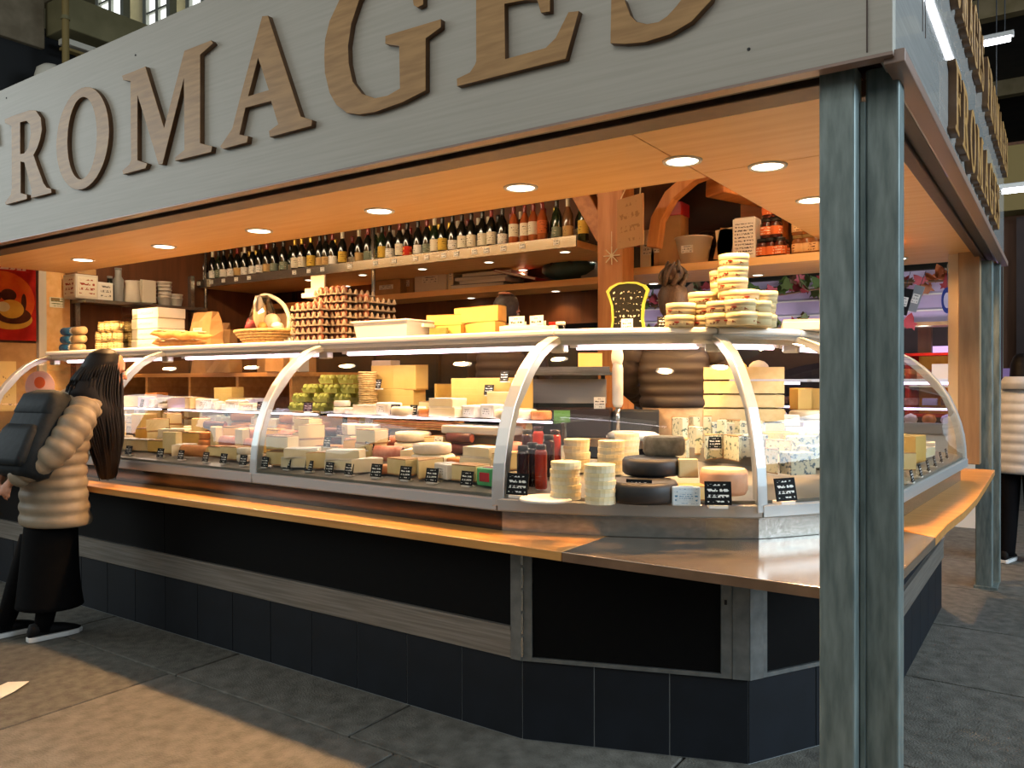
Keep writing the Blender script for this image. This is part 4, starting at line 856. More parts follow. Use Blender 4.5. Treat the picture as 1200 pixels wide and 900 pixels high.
t = thing('red_folder', 'red folder slanting across the magazines on the rear shelf', 'folder', (X(612, 5.42), 5.42, RZ), 0); o = MB().box((0, 0, .012), (.42, .22, .024)).build('cover', 'red_cover', t); MB().box((0, -.112, .012), (.40, .003, .016)).build('pages', 'paper_white', t); t.rotation_euler = (0, rad(14), 0); t.location.z += .06
t = thing('teal_bag', 'teal folded bag at right end of rear shelf', 'bag', (X(667, 5.45), 5.45, RZ)); MB().ball((0, 0, .10), (.24, .14, .10), 14).build('bag_body', 'teal_bag', t, smooth=True); MB().tube([(-.1, -.12, .12), (0, -.16, .2), (.1, -.12, .12)], .01, 6).build('strap', 'black', t, smooth=True)
t = thing('paper_bundle', 'bundle of grey papers beside the teal bag', 'paper', (X(694, 5.45), 5.45, RZ), .3)
for i in range(4): o = MB().box((0, .02*i-.03, .1), (.16, .006, .2)).build('sheet', ['grey_plastic', 'offwhite'][i % 2], t); o.rotation_euler.x = rad(-12+6*i)
# right of the post
t = thing('table_lamp_pot', 'dark pot with red top right of the timber post', 'pot', (X(746, 5.2), 5.2, RZ)); MB().lathe([(.06, 0), (.07, .02), (.07, .15), (.06, .16)], 14).build('pot_body', 'charcoal', t, smooth=True); MB().ball((.02, 0, .19), (.03, .03, .03), 10).build('red_knob', 'red_cover', t, smooth=True)
t = thing('straw_star', 'straw star ornament hanging beside timber post', 'ornament', (X(733, 4.95), 4.75, 2.26))
for i in range(4): a = PI*i/4; MB().tube([(-.06*math.cos(a), 0, -.06*math.sin(a)), (.06*math.cos(a), 0, .06*math.sin(a))], .004, 5).build('straw', 'cream', t)
MB().tube([(0, 0, 0), (0, 0, .16)], .002, 4).build('thread', 'cream', t)
scribble('kraft_print', 'b38a60', '97714a', rows=4, dens=.55, cols=7)
t = thing('hanging_board', 'brown printed board hung from the curved brace right of post', 'sign', (X(739, 4.62), 4.62, 2.44), rad(-22)); MB().box((0, 0, 0), (.24, .012, .32)).build('board', 'kraft_print', t, bevel=.002); MB().tube([(-.09, 0, .16), (-.05, .05, .3), (.05, .05, .3), (.09, 0, .16)], .004, 5).build('string', 'cream', t)
for u, d, m_, lab in ((763, (.11, .12, .27), 'cream', 'cream upright carton left of server on the shelf'), (776, (.12, .12, .3), 'card', 'brown carton behind the server\'s bun'), (790, (.16, .14, .36), 'storage', 'tall box with red lid above the server\'s head')):
    t = carton('shelf_carton', lab, 'box', (X(u, 5.2), 5.2, RZ), (d[0], d[1], d[2]), 'kraft' if m_ == 'storage' else m_)
    if m_ == 'storage': MB().box((0, 0, d[2]+.03), (d[0]+.01, d[1]+.01, .09)).build('red_lid', 'red_cover', t, bevel=.004)
    else: MB().box((0, -d[1]/2-.002, d[2]*.5), (d[0]*.6, .002, d[2]*.3)).build('paper_label', 'carton_grey', t)
t = thing('tapered_tub', 'white tapered tub on the shelf right of server', 'tub', (X(813, 5.2), 5.2, RZ)); MB().lathe([(.09, 0), (.125, .18), (.13, .18), (.13, .19), (.118, .19), (.085, .01)], 18).build('tub_body', 'offwhite', t, smooth=True); MB().box((0, -.115, .1), (.08, .01, .05)).build('label', 'carton_grey', t)
t = thing('wheel_ornament', 'dark spoked wheel leaning behind the white tub', 'ornament', (X(829, 5.35), 5.35, RZ+.13))
MB().tube([(.12*math.cos(a), 0, .12*math.sin(a)) for a in [2*PI*i/24 for i in range(25)]], .012, 6).build('rim', 'dark_brown', t, smooth=True)
for i in range(4): a = PI*i/4; MB().tube([(-.115*math.cos(a), 0, -.115*math.sin(a)), (.115*math.cos(a), 0, .115*math.sin(a))], .006, 5).build('spoke', 'dark_brown', t)
for u, w_, a, lab in ((846, .10, 14, 'tan book leaning left on the right shelf'), (858, .16, -6, 'cream book lying against the patterned carton')):
    t = thing('book', lab, 'book', (X(u, 5.2), 5.2, RZ+.015)); o = MB().box((0, 0, .11), (w_, .03, .2)).build('pages', 'paper_white', t); o2 = MB().box((0, -.017, .11), (w_+.01, .006, .21)).build('cover', 'card' if a > 0 else 'cream', t); t.rotation_euler = (0, rad(a), 0)
scribble('pattern_print', 'efe8d8', '4a4440', rows=12, dens=.5, cols=16)
t = carton('patterned_carton', 'white carton with small dark pattern in the middle of right shelf', 'box', (X(876, 5.2), 5.2, RZ), (.15, .14, .27), 'pattern_print'); MB().box((0, 0, .274), (.13, .12, .008)).build('flap', 'offwhite', t)
mat('jam', '4a1a12', '32100c', rough=.15, scale=6); mat('jar_amber', '8a5526', '6d401b', rough=.2, scale=9); scribble('jam_label', 'd8703a', 'f0e0c8', rows=3, dens=.5, cols=8); scribble('jam_tan', 'd9b07a', '6a4020', rows=3, dens=.5, cols=8)
def jarp(body, lab, lid, r=.042, h=.105):
    t = MB().lathe([(r*.9, 0), (r, .008), (r, h*.82), (r*.8, h)], 14).build('jam_jar', body, smooth=True); tag(t, 'x', 'jar')
    MB().lathe([(r+.0008, h*.18), (r+.0012, h*.2), (r+.0012, h*.66), (r+.0008, h*.68)], 14).build('label', lab, t, smooth=True); MB().lathe([(r*.86, h), (r*.86, h+.02), (.001, h+.021)], 14).build('lid', lid, t, smooth=True); return Proto(t)
JA = jarp('jam', 'jam_label', 'black'); JB = jarp('jar_amber', 'jam_tan', 'ochre')
for lev, us in ((0, (893, 903, 913)), (1, (898, 908))):
    for i, u in enumerate(us): JA.put((X(u+1, 5.15), 5.15, RZ+.127*lev), random.uniform(0, 6), 'dark jam jar with orange label and black lid, %s layer, %s from left' % (('lower', 'upper')[lev], ORD[i]), 'dark jam jars on the right shelf')
for i, u in enumerate((903, 912)): JA.put((X(u, 5.15), 5.26, RZ), 1, 'dark jam jar standing behind lower layer of dark jars, %s from left' % ORD[i], 'dark jam jars on the right shelf')
for i, u in enumerate((901, 910)): JA.put((X(u, 5.15), 5.15, RZ+.254), 1, 'dark jam jar in the top layer of dark jars, %s from left' % ORD[i], 'dark jam jars on the right shelf')
for lev in range(3):
    for i, u in enumerate((936, 947, 958, 969)[:4 if lev < 2 else 3]): JB.put((X(u, 5.15), 5.15, RZ+.127*lev), random.uniform(0, 6), 'tan-labelled preserve jar, %s layer, %s from left at the right end of shelf' % (('bottom', 'middle', 'top')[lev], ORD[i]), 'tan-labelled preserve jars')
# ================================================================ CHEESES
mat('ivory', 'e4cf98', 'd8bf80', rough=.5, scale=9); mat('pale', 'ecdfbb', 'e2d2a6', rough=.5, scale=9); mat('yellow', 'e3bd62', 'd8ac4e', rough=.5, scale=9); mat('strong_yellow', 'e8b93c', 'dca92e', rough=.45, scale=8); mat('snow', 'ece2cc', 'dfd2b6', rough=.65, scale=20, bump=.2)
mat('rind_tan', 'b88c54', 'a07440', rough=.7, scale=18, bump=.3); mat('rind_orange', 'cf8844', 'bd7234', rough=.6, scale=14, bump=.2); mat('rind_brown', '80573a', '62402a', rough=.8, scale=22, bump=.4); mat('rind_grey', '9a8e78', '776b57', rough=.85, scale=22, bump=.5); mat('rind_black', '1b1a1a', '262422', rough=.55, scale=10)
mat('blue_vein', 'e2d8b2', '66755c', rough=.55, scale=58, detail=3, lo=.55, hi=.63); mat('blue_vein_b', 'ddd5bb', '66737a', rough=.55, scale=64, detail=3, lo=.54, hi=.62); mat('pink_meat', 'c98f7c', 'a8604f', rough=.5, scale=16); mat('dark_meat', '5a2a2a', '3e1c1e', rough=.5, scale=18); mat('orange_cheese', 'd9822e', 'c97222', rough=.45, scale=8); mat('lilac_paper', 'cfc3d2', 'c2b4c8', rough=.6, scale=5)
mat('green_pack', '4fae6a', '3f9458', rough=.35, scale=10); mat('egg_green', 'b9b44c', 'a09c3c', rough=.8, scale=30, bump=.3); scribble('tag_purple', '3a3040', 'cfc2da', rows=4, dens=.5, cols=7)
CH = {}
def reg(key, o, desc): tag(o, 'x', 'cheese'); CH[key] = (Proto(o), desc)
def wedge(key, desc, r, h, ang, paste, rind):
    n = 6; a0 = PI/2-ang/2
    rim = [(r*math.cos(a0+ang*i/n), r*math.sin(a0+ang*i/n)-r*.55) for i in range(n+1)]; tip = (0, -r*.55)
    t = MB().prism([tip]+rim, .003, h-.003).build('cheese_wedge', paste, bevel=.002)
    m = MB()
    for i in range(n):
        a, b = rim[i], rim[i+1]; k = 1.02; m.add([(a[0], a[1], 0), (b[0], b[1], 0), (b[0], b[1], h), (a[0], a[1], h), (a[0]*k, a[1]*1.0+.004, 0), (b[0]*k, b[1]+.004, 0), (b[0]*k, b[1]+.004, h), (a[0]*k, a[1]+.004, h)], [(4, 5, 6, 7), (3, 2, 1, 0), (7, 6, 2, 3), (0, 1, 5, 4)])
    m.prism([tip]+rim, h-.003, h).prism([tip]+rim, 0, .003); m.build('rind', rind, t); reg(key, t, desc)
def block(key, desc, l, w_, h, paste, rind, top=True, nm='cheese_block'):
    t = MB().box((0, 0, h/2), (l, w_, h-.006)).build(nm, paste, bevel=.004)
    m = MB().box((0, w_/2+.001, h/2), (l, .004, h)); m.box((0, 0, .003), (l, w_, .006))
    if top: m.box((0, .0, h-.002), (l-.006, w_, .005))
    m.build('rind', rind, t); reg(key, t, desc)
def rnd(key, desc, r, h, m_, m2=None, nm='cheese_round', cat=None):
    t = MB().lathe([(r*.9, 0), (r, h*.18), (r, h*.82), (r*.93, h), (.001, h+.001)], 20).build(nm, m_, smooth=True)
    if m2: MB().lathe([(r*.9, h+.0015), (.001, h+.003)], 20).build('top_face', m2, t)
    reg(key, t, desc)
def cutround(key, desc, r, h, paste, rind):
    n = 14; rim = [(r*math.cos(PI*i/n), r*math.sin(PI*i/n)) for i in range(n+1)]
    t = MB().prism([(p[0]*.96, p[1]*.96) for p in rim], .006, h-.006).build('cut_cheese', paste)
    rg = [[Vector((p[0]*k, p[1]*k+.0015, z)) for p in rim] for k, z in ((.90, 0), (.99, h*.25), (1, h*.5), (.99, h*.75), (.90, h))]
    m = MB(); vs = [v for r_ in rg for v in r_]; fc = []
    for j in range(4):
        for i in range(n): fc.append((j*(n+1)+i, j*(n+1)+i+1, (j+1)*(n+1)+i+1, (j+1)*(n+1)+i))
    fc += [tuple(reversed(range(n+1))), tuple(range(4*(n+1), 5*(n+1)))]; m.add(vs, fc).build('rind', rind, t, smooth=False); reg(key, t, desc)
def log(key, desc, r, l, m_, m2, nm='cheese_log', cat='cheese'):
    t = MB().tube([(-l/2, 0, r), (-l/2+.004, 0, r), (l/2-.004, 0, r), (l/2, 0, r)], [r*.86, r, r, r*.86], 12).build(nm, m_, smooth=True)
    MB().lathe([(r*.8, 0), (r*.8, .002)], 12, T=Matrix.Translation((l/2, 0, r)) @ Matrix.Rotation(PI/2, 4, 'Y')).build('end_face', m2, t); reg(key, t, desc); t['category'] = cat
def pack(key, desc, l, w_, h, m_, m2, cat='packet'):
    t = MB().box((0, 0, h/2), (l, w_, h)).build('wrapped_cheese', m_, bevel=.006); MB().box((0, -w_/2-.001, h*.5), (l*.6, .002, h*.5)).build('label', m2, t); MB().box((0, 0, h+.001), (l*.5, w_*.5, .002)).build('top_label', m2, t); reg(key, t, desc); t['category'] = cat
wedge('w_iv', 'ivory cheese wedge with tan rind', .17, .075, .8, 'ivory', 'rind_tan'); wedge('w_pale', 'pale cheese wedge with white rind', .17, .06, .75, 'pale', 'snow'); wedge('w_yel', 'yellow cheese wedge with brown rind', .19, .09, .7, 'yellow', 'rind_brown')
block('b_iv', 'ivory cheese block', .16, .11, .07, 'ivory', 'rind_tan'); block('b_pale', 'pale flat slab of cheese', .2, .12, .045, 'pale', 'snow'); block('b_yel', 'golden cheese block', .2, .12, .13, 'gold_paste', 'gold_rind', False); block('b_tall', 'upright slice of ivory cheese', .12, .05, .12, 'ivory', 'rind_tan', False)
block('b_or', 'orange cheese block', .12, .1, .10, 'orange_cheese', 'orange_cheese', False); block('b_big', 'large golden cheese block', .25, .14, .20, 'gold_paste', 'gold_rind', False); block('b_pink', 'pinkish wrapped block', .17, .1, .07, 'lilac_paper', 'snow')
rnd('r_sn', 'small white mould-ripened round', .055, .032, 'snow'); rnd('r_tan', 'round washed-rind cheese', .06, .038, 'rind_orange'); rnd('r_big', 'large flat white round', .11, .045, 'snow', 'pale'); rnd('r_grey', 'grey ash-coated round', .045, .03, 'rind_grey')
cutround('c_wh', 'halved white-rind round with pale cut face', .11, .07, 'ivory', 'snow'); cutround('c_tan', 'halved tan-rind round with straw cut face', .12, .075, 'yellow', 'rind_tan'); cutround('c_or', 'halved orange-rind round', .1, .055, 'ivory', 'rind_orange')
log('l_wh', 'white goat cheese log', .03, .14, 'snow', 'pale'); log('l_pink', 'pink cured roll', .035, .18, 'pink_meat', 'dark_meat', 'cured_roll', 'meat'); log('l_dark', 'dark dried sausage', .024, .2, 'dark_meat', 'pink_meat', 'sausage', 'meat'); log('l_or', 'orange smoked roll', .03, .2, 'rind_orange', 'ivory')
pack('p_wh', 'white paper-wrapped cheese', .13, .1, .06, 'paper_white', 'carton_grey'); pack('p_pl', 'cream wrapped cheese packet', .11, .08, .045, 'cream', 'carton_print')
def zd(y): return .987+.2006*(y-2.63)
WID = {'w_iv': .16, 'w_pale': .15, 'w_yel': .16, 'b_iv': .175, 'b_pale': .21, 'b_yel': .205, 'b_tall': .13, 'b_or': .13, 'b_big': .255, 'b_pink': .18, 'r_sn': .12, 'r_tan': .13, 'r_big': .225, 'r_grey': .1, 'c_wh': .225, 'c_tan': .245, 'c_or': .21, 'l_wh': .15, 'l_pink': .19, 'l_dark': .21, 'l_or': .21, 'p_wh': .14, 'p_pl': .12}
CASEN = [(-6.45, -4.98, 'left case'), (-4.92, -3.45, 'middle case'), (-3.39, -1.93, 'right case')]
def row(y, zf, mixes, rname, stack=None):
    for (x0, x1, cn), mix in zip(CASEN, mixes):
        x = x0; n = 0; cnt = {}; seq = list(mix); i = 0
        while True:
            key = seq[(i*3+(i//len(seq))) % len(seq)] if len(seq) % 3 else seq[i % len(seq)]; i += 1; w_ = WID[key]*.83
            if x+w_ > x1: break
            if rname == 'glass shelf front' and -3.95 < x+w_/2 < -3.36: x += w_; continue
            P_, d_ = CH[key]
            cnt[key] = cnt.get(key, 0)+1
            yy = y+random.uniform(-.015, .015); rz = random.uniform(-.42, .42)
            if key[0] == 'c': rz = random.uniform(-.15, .15)
            lab = '%s, %s such from left, %s, %s' % (d_, ORD[cnt[key]-1], rname, cn)
            P_.put((x+w_/2, yy, zf(yy)+.002+(.014 if abs(rz) > .0 else 0)*0), rz, lab, 'cheeses in the %s of the %s' % (rname, cn), (lambda q: (q, q, random.uniform(.98, 1.14)))(random.uniform(.83, .95)))
            if stack and key in stack and random.random() < stack[key]:
                hgt = P_.o.bound_box[6][2]*1.15; cnt[key] += 1
                P_.put((x+w_/2+random.uniform(-.01, .01), yy, zf(yy)+.003+hgt), rz+random.uniform(-.3, .3), '%s, %s such from left, %s, %s' % (d_, ORD[cnt[key]-1], rname, cn), 'cheeses in the %s of the %s' % (rname, cn), (.84, .84, 1.0))
            x += w_+random.uniform(-.012, .004); n += 1
row(2.75, zd, [['c_tan', 'b_iv', 'c_wh', 'w_iv', 'r_tan'], ['c_wh', 'c_wh', 'c_tan', 'b_tall', 'w_pale', 'l_or', 'c_or', 'b_iv', 'r_sn'], ['b_iv', 'b_pale', 'w_iv', 'b_pale', 'w_pale', 'r_tan', 'b_iv', 'w_iv', 'p_wh']], 'front row', {'b_pale': .9, 'r_sn': .8, 'r_tan': .6, 'l_wh': .5, 'b_iv': .35})
row(2.92, zd, [['b_iv', 'w_yel', 'r_sn', 'b_tall', 'c_or'], ['w_yel', 'b_tall', 'c_tan', 'w_iv', 'l_pink', 'r_tan', 'b_pale'], ['w_iv', 'c_or', 'w_yel', 'b_iv', 'l_pink', 'w_pale', 'r_big', 'r_tan', 'b_pale']], 'second row', {'b_pale': 1, 'b_iv': .9, 'r_tan': .9, 'r_big': .9, 'w_iv': .6, 'w_pale': .8})
row(3.09, zd, [['w_yel', 'b_yel', 'p_wh', 'b_iv'], ['b_iv', 'c_tan', 'b_tall', 'p_pl', 'l_pink', 'l_dark', 'r_sn'], ['l_dark', 'l_pink', 'l_dark', 'p_wh', 'r_big', 'c_or', 'p_wh', 'w_iv']], 'third row', {'l_dark': .9, 'r_sn': .9, 'p_wh': .9, 'b_iv': .9, 'r_big': .9, 'p_pl': .8, 'c_or': .7})
row(3.255, zd, [['b_yel', 'p_wh', 'b_tall'], ['b_iv', 'p_pl', 'l_or', 'r_tan', 'b_pale'], ['l_or', 'b_pale', 'l_or', 'p_wh', 'b_pale']], 'back row', {'b_pale': 1, 'l_or': .7, 'p_pl': .9, 'b_iv': .9, 'p_wh': .9, 'r_tan': .9})
zs = lambda y: 1.2555
row(3.18, zs, [['p_wh', 'b_pink', 'w_iv', 'r_sn'], ['b_pink', 'p_wh', 'r_sn', 'b_iv', 'p_pl'], ['r_sn', 'p_wh', 'b_pale', 'r_sn', 'r_big', 'p_wh', 'b_pale', 'r_tan']], 'glass shelf front', {'b_pale': .5, 'r_sn': .5})
def put(key, u, y, z, rz, label, grp=None, sc_=None):
    return CH[key][0].put((X(u, y), y, z), rz, label, grp, sc_)
G1 = 'blocks at the back of the glass shelf'; SZ1 = 1.2555
put('b_or', 183, 3.38, SZ1, .2, 'bright orange cheese block right of the shopper on glass shelf', G1); put('b_pink', 160, 3.38, SZ1, .1, 'lilac wrapped block just right of the shopper\'s hair on the glass shelf', G1)
put('b_yel', 268, 3.42, SZ1, .1, 'golden block at back of the glass shelf left of the second rib', G1); put('b_pink', 296, 3.42, SZ1, -.1, 'lilac wrapped block beside second rib on the glass shelf', G1); put('b_iv', 282, 3.40, SZ1, .3, 'ivory block between golden and lilac blocks on the glass shelf', G1)
put('b_yel', 453, 3.42, SZ1, 0, 'lower left golden block right of the woven stack', G1); put('b_yel', 478, 3.42, SZ1, 0, 'lower right golden block right of the woven stack', G1); put('b_yel', 455, 3.42, SZ1+.133, .02, 'upper left golden block right of the woven stack', G1); put('b_yel', 481, 3.42, SZ1+.133, -.02, 'upper right golden block right of the woven stack', G1)
put('w_yel', 517, 3.42, SZ1+.075, .4, 'yellow wedge lying upon the ivory blocks of glass shelf', G1); put('b_iv', 508, 3.43, SZ1, 0, 'ivory block under the yellow wedge, left one', G1); put('b_iv', 528, 3.43, SZ1, 0, 'ivory block under the yellow wedge, right one', G1)
put('b_big', 560, 3.40, SZ1, .05, 'large golden block with tags near the corner rib, left one', G1); put('b_big', 592, 3.40, SZ1, .0, 'large golden block with tags next to the corner rib', G1); put('b_tall', 584, 3.25, SZ1, .5, 'upright ivory slice before the large golden blocks', G1)
# woven mat stack
t = thing('woven_stack', 'tall stack of woven straw mats between egg cartons and golden blocks', 'mats', (X(431, 3.3), 3.3, SZ1))
for i in range(19): MB().lathe([(.05, 0), (.056, .006), (.05, .012)], 14, (random.uniform(-.004, .004), 0, .0125*i)).build('straw_mat', 'wicker', t, smooth=True)
# green egg cartons
def egg_carton():
    t = thing('egg_carton', 'x', 'egg carton')
    rg = [[Vector((a*sx, b*sy, z)) for a, b in ((-1, -1), (1, -1), (1, 1), (-1, 1))] for sx, sy, z in ((.066, .042, 0), (.076, .052, .028), (.078, .054, .030))]
    MB().loft(rg).build('carton_base', 'egg_green', t); m = MB()
    for i in range(3):
        for j in range(2): m.lathe([(.0265, .031), (.025, .045), (.018, .058), (.009, .062)], 8, (-.05+.05*i, -.026+.052*j, 0))
    m.build('carton_lid', 'egg_green', t, smooth=True); MB().box((0, -.055, .03), (.03, .003, .016)).build('clasp', 'egg_green', t); return Proto(t)
PG = egg_carton()
for lev, us in enumerate(((352, 378, 404), (356, 381, 406), (368, 393, 414), (388, 411))):
    for i, u in enumerate(us): PG.put((X(u, 3.38), 3.38, SZ1+.056*lev), random.uniform(-.06, .06), 'green pulp egg carton on the glass shelf, %s layer from below, %s from left' % (ORD[lev], ORD[i]), 'green egg cartons', .86)
for i, u in enumerate((402, 410)):
    for lev in range(2): PG.put((X(u, 3.5), 3.515, SZ1+.064*lev), .05, 'green egg carton standing in the rear of pile, %s layer, %s from left' % (ORD[lev], ORD[i]), 'green egg cartons')
put('b_pale', 452, 3.44, SZ1+.27, .1, 'flat pale slab on top of the golden blocks', G1, .7)
# price tags
def tagp(m_, w_=.058, h_=.052):
    t = thing('price_tag', 'x', 'price tag'); o = MB().box((0, 0, h_/2+.008), (w_, .003, h_)).build('card', m_, t); o.rotation_euler.x = rad(-12); MB().box((0, .012, .004), (w_*.7, .03, .006)).build('foot', 'white', t); MB().tube([(0, .012, .006), (0, .006, .03)], .003, 5).build('pin', 'steel', t); return Proto(t)
TB, TW, TP = tagp('tag_black'), tagp('tag_white'), tagp('tag_purple')
fu = (150, 187, 211, 240, 261, 284, 309, 335, 361, 385, 408, 440, 474, 505, 546)
for i, u in enumerate(fu):
    TB.put((X(u, 2.668), 2.664, zd(2.664)), random.uniform(-.1, .1), 'black price tag with white writing along the front glass, %s from left' % ORD[i], 'black price tags along the front glass', 1.15 if i > 10 else 1)
for i, (u, y, z, P_, lab) in enumerate(((165, 3.08, 1.256, TP, 'purple price tag near shopper on glass shelf edge'), (305, 3.10, 1.257, TP, 'purple price tag left of the egg cartons'), (360, 3.12, 1.257, TP, 'purple price tag in front of the egg cartons'), (442, 3.3, 1.39, TB, 'small black tag on golden blocks'),
        (462, 3.11, 1.257, TP, 'purple price tag below the golden blocks'), (483, 3.11, 1.257, TB, 'black price tag right of the purple one on glass shelf'), (572, 3.30, 1.36, TB, 'black tag stuck on the large golden block'), (590, 3.27, 1.43, TB, 'second black tag on the large golden blocks'),
        (195, 2.90, 1.09, TB, 'black price tag standing among blocks right of the shopper'), (367, 3.06, 1.14, TP, 'purple tag below the glass shelf near egg cartons'), (398, 3.06, 1.14, TP, 'second purple tag below the glass shelf'), (345, 2.90, 1.09, TB, 'grey black tag in the second row left of pink rolls'), (382, 2.90, 1.09, TB, 'black tag before the pink rolls'), (432, 2.88, 1.09, TB, 'black tag leaning among dark sausages'), (450, 3.0, 1.13, TP, 'purple tag behind dark sausages'), (512, 3.02, 1.11, TW, 'white framed tag behind pale slabs'))):
    P_.put((X(u, y), y, z), random.uniform(-.3, .3), lab, 'tags among the cheeses')
put('p_wh', 574, 2.80, zd(2.80), -.2, 'white wrapped cheese behind the green packet by the corner rib', None, .8)
pack('p_gr', 'green packet', .09, .06, .075, 'green_pack', 'red_cover'); CH['p_gr'][0].put((X(573, 2.70), 2.70, zd(2.72)), -.1, 'green packet with red label beside the corner rib'); 
wt = thing('white_tray', 'long white tray below the glass shelf beside the corner rib', 'tray', (X(566, 3.16), 3.17, zd(3.17)+.085)); MB().box((0, 0, .02), (.42, .16, .04)).build('tray_body', 'paper_white', wt, bevel=.008); MB().box((0, -.081, .03), (.40, .003, .012)).build('rim', 'offwhite', wt)
for i in range(9):
    u = 452+9.5*i; t = thing('cracker_pack', 'stack of thin tan crackers under the glass shelf, %s from left' % ORD[i], 'crackers', (X(u, 3.22), 3.225, zd(3.22)+.08), random.uniform(-.1, .1), 'cracker stacks below the glass shelf')
    for q in range(4): MB().box((random.uniform(-.004, .004), 0, .006+.011*q), (.085, .12, .008)).build('cracker', 'rind_orange' if q % 2 else 'bread', t)
# ---- corner segments
def cz(v_, u_): return at(u_, v_, z=1.0)
mat('sauce_dark', '3a1210', '28090a', rough=.1, scale=5); mat('sauce_red', 'a8301a', '8c2414', rough=.1, scale=5)
def sauce(m_):
    t = MB().lathe([(.022, 0), (.0255, .005), (.0255, .148), (.021, .16)], 12).build('sauce_bottle', m_, smooth=True); tag(t, 'x', 'bottle'); MB().lathe([(.0215, .16), (.022, .18), (.001, .181)], 12).build('cap', 'rind_black' if m_ == 'sauce_dark' else 'sauce_dark', t, smooth=True); return Proto(t)
SD, SR = sauce('sauce_dark'), sauce('sauce_red')
for i, (u, v_, P_, c_) in enumerate(((613, 574, SD, 'dark red'), (624, 572, SD, 'dark red'), (634, 574, SR, 'bright red'), (643, 566, SD, 'dark red'), (651, 562, SR, 'bright red'), (618, 560, SD, 'dark red'), (631, 558, SR, 'bright red'))):
    p = cz(v_, u); P_.put((p.x, p.y, .993+.12*max(0, p.y-2.65)), 0, '%s sauce bottle behind corner rib, %s of the group from left' % (c_, ORD[i]), 'sauce bottles by the corner rib')
def white_box():
    t = MB().lathe([(.055, 0), (.056, .001), (.056, .027), (.001, .0275)], 20).build('white_round_box', 'cream'); tag(t, 'x', 'box'); MB().lathe([(.0575, .014), (.0575, .0278), (.056, .0282), (.001, .0283)], 20).build('box_lid', 'box_lid', t); return Proto(t)
PW = white_box()
for lab, u, v_, n_ in (('front left', 663, 583, 5), ('front right', 703, 588, 5), ('rear left', 676, 563, 5), ('rear right', 716, 566, 5), ('rearmost', 735, 556, 4)):
    p = cz(v_, u)
    for k_ in range(n_): PW.put((p.x+random.uniform(-.003, .003), p.y, .995+.12*max(0, p.y-2.70)+.0285*k_), random.uniform(0, 3), 'white round cheese box in the %s corner stack, %s from the bottom' % (lab, ORD[k_]), 'white round boxes in the corner case')
def cput(key, u, v_, rz, label, z=None, s_=None, grp='cheeses in the corner case'):
    p = cz(v_, u); zz = z if z is not None else .992+.12*max(0, p.y-2.70)
    return CH[key][0].put((p.x, p.y, zz), rz, label, grp, s_)
rnd('k_black', 'black waxed wheel', .135, .075, 'rind_black', 'rind_black'); rnd('k_tomme', 'grey-brown tomme wheel', .105, .09, 'rind_grey', 'rind_grey'); mat('rind_pink', 'd3a27c', 'c48d66', rough=.6, scale=12, bump=.2); mat('face_pink', 'e2b98f', rough=.5); rnd('k_orange', 'flat orange round', .092, .098, 'rind_pink', 'face_pink'); rnd('k_slab', 'white board', .1, .012, 'white')
cput('k_slab', 640, 584, 0, 'flat white round board in front of the sauce bottles'); cput('k_black', 752, 585, 0, 'black waxed wheel in the front of the corner case, lower one'); cput('k_black', 764, 578, 0, 'black waxed wheel lying on top of the lower black wheel', 1.075, .86); cput('k_tomme', 778, 574, 0, 'grey-brown tomme wheel on top of the black wheels', 1.142, .8)
wedge('bl', 'blue-veined cheese wedge', .14, .11, .62, 'blue_vein', 'rind_tan'); block('bb', 'blue-veined cheese block', .13, .08, .10, 'blue_vein_b', 'blue_vein_b', False); block('bt', 'upright blue-veined slice', .035, .09, .13, 'blue_vein', 'rind_tan', False); block('by', 'bright yellow cheese block', .1, .09, .09, 'strong_yellow', 'strong_yellow', False)
blu = [('bl', 800, 572, .2), ('bt', 815, 566, .4), ('bl', 832, 570, -.3), ('bt', 846, 562, -.2), ('bl', 862, 572, .1), ('bb', 880, 570, .3)]
for i, (k_, u, v_, rz) in enumerate(blu): cput(k_, u, v_-10, rz+.4, CH[k_][1]+' in the lower blue row of corner case, %s from left' % ORD[i])
blu2 = [('bt', 797, 553, .5), ('bt', 814, 551, .1), ('bt', 829, 551, -.2), ('bb', 846, 550, .2), ('bl', 862, 550, .1), ('bb', 880, 548, 0)]
for i, (k_, u, v_, rz) in enumerate(blu2): cput(k_, u, v_-2, rz+.5, CH[k_][1]+' in the upper blue row of corner case, %s from left' % ORD[i], 1.13)
# step carrying the upper rows
st = thing('display_step', 'grey step in the corner case carrying the upper blue cheeses', 'step', (0, 0, 0))
pq = [cz(556, 782), cz(560, 905), cz(530, 920), cz(528, 790)]
MB().prism([(p.x, p.y) for p in pq], 1.045, 1.128).build('step_top', 'deck', st); MB().prism([(p.x*1.0, p.y+.02) for p in pq], 1.05, 1.10).build('step_core', 'deck', st)
cput('k_orange', 848, 584, 0, 'flat-topped orange round with a tag in the corner case', None, .95); cput('b_iv', 806, 586, .5, 'orange-ivory block with blue tag left of orange round', None, .75); put('b_tall', 806, 2.9, 1.072, .6, 'pale slice lying on the block left of orange round', 'cheeses in the corner case', .6)
scribble('blue_print', 'd8e6ec', '4a86ac', rows=5, dens=.5, cols=9); pack('p_blue', 'blue', .10, .01, .07, 'blue_print', 'blue_print', 'price tag')
p = cz(590, 801); CH['p_blue'][0].put((p.x+.01, p.y, .992), .45, 'white and blue price card leaning before the ivory block'); 
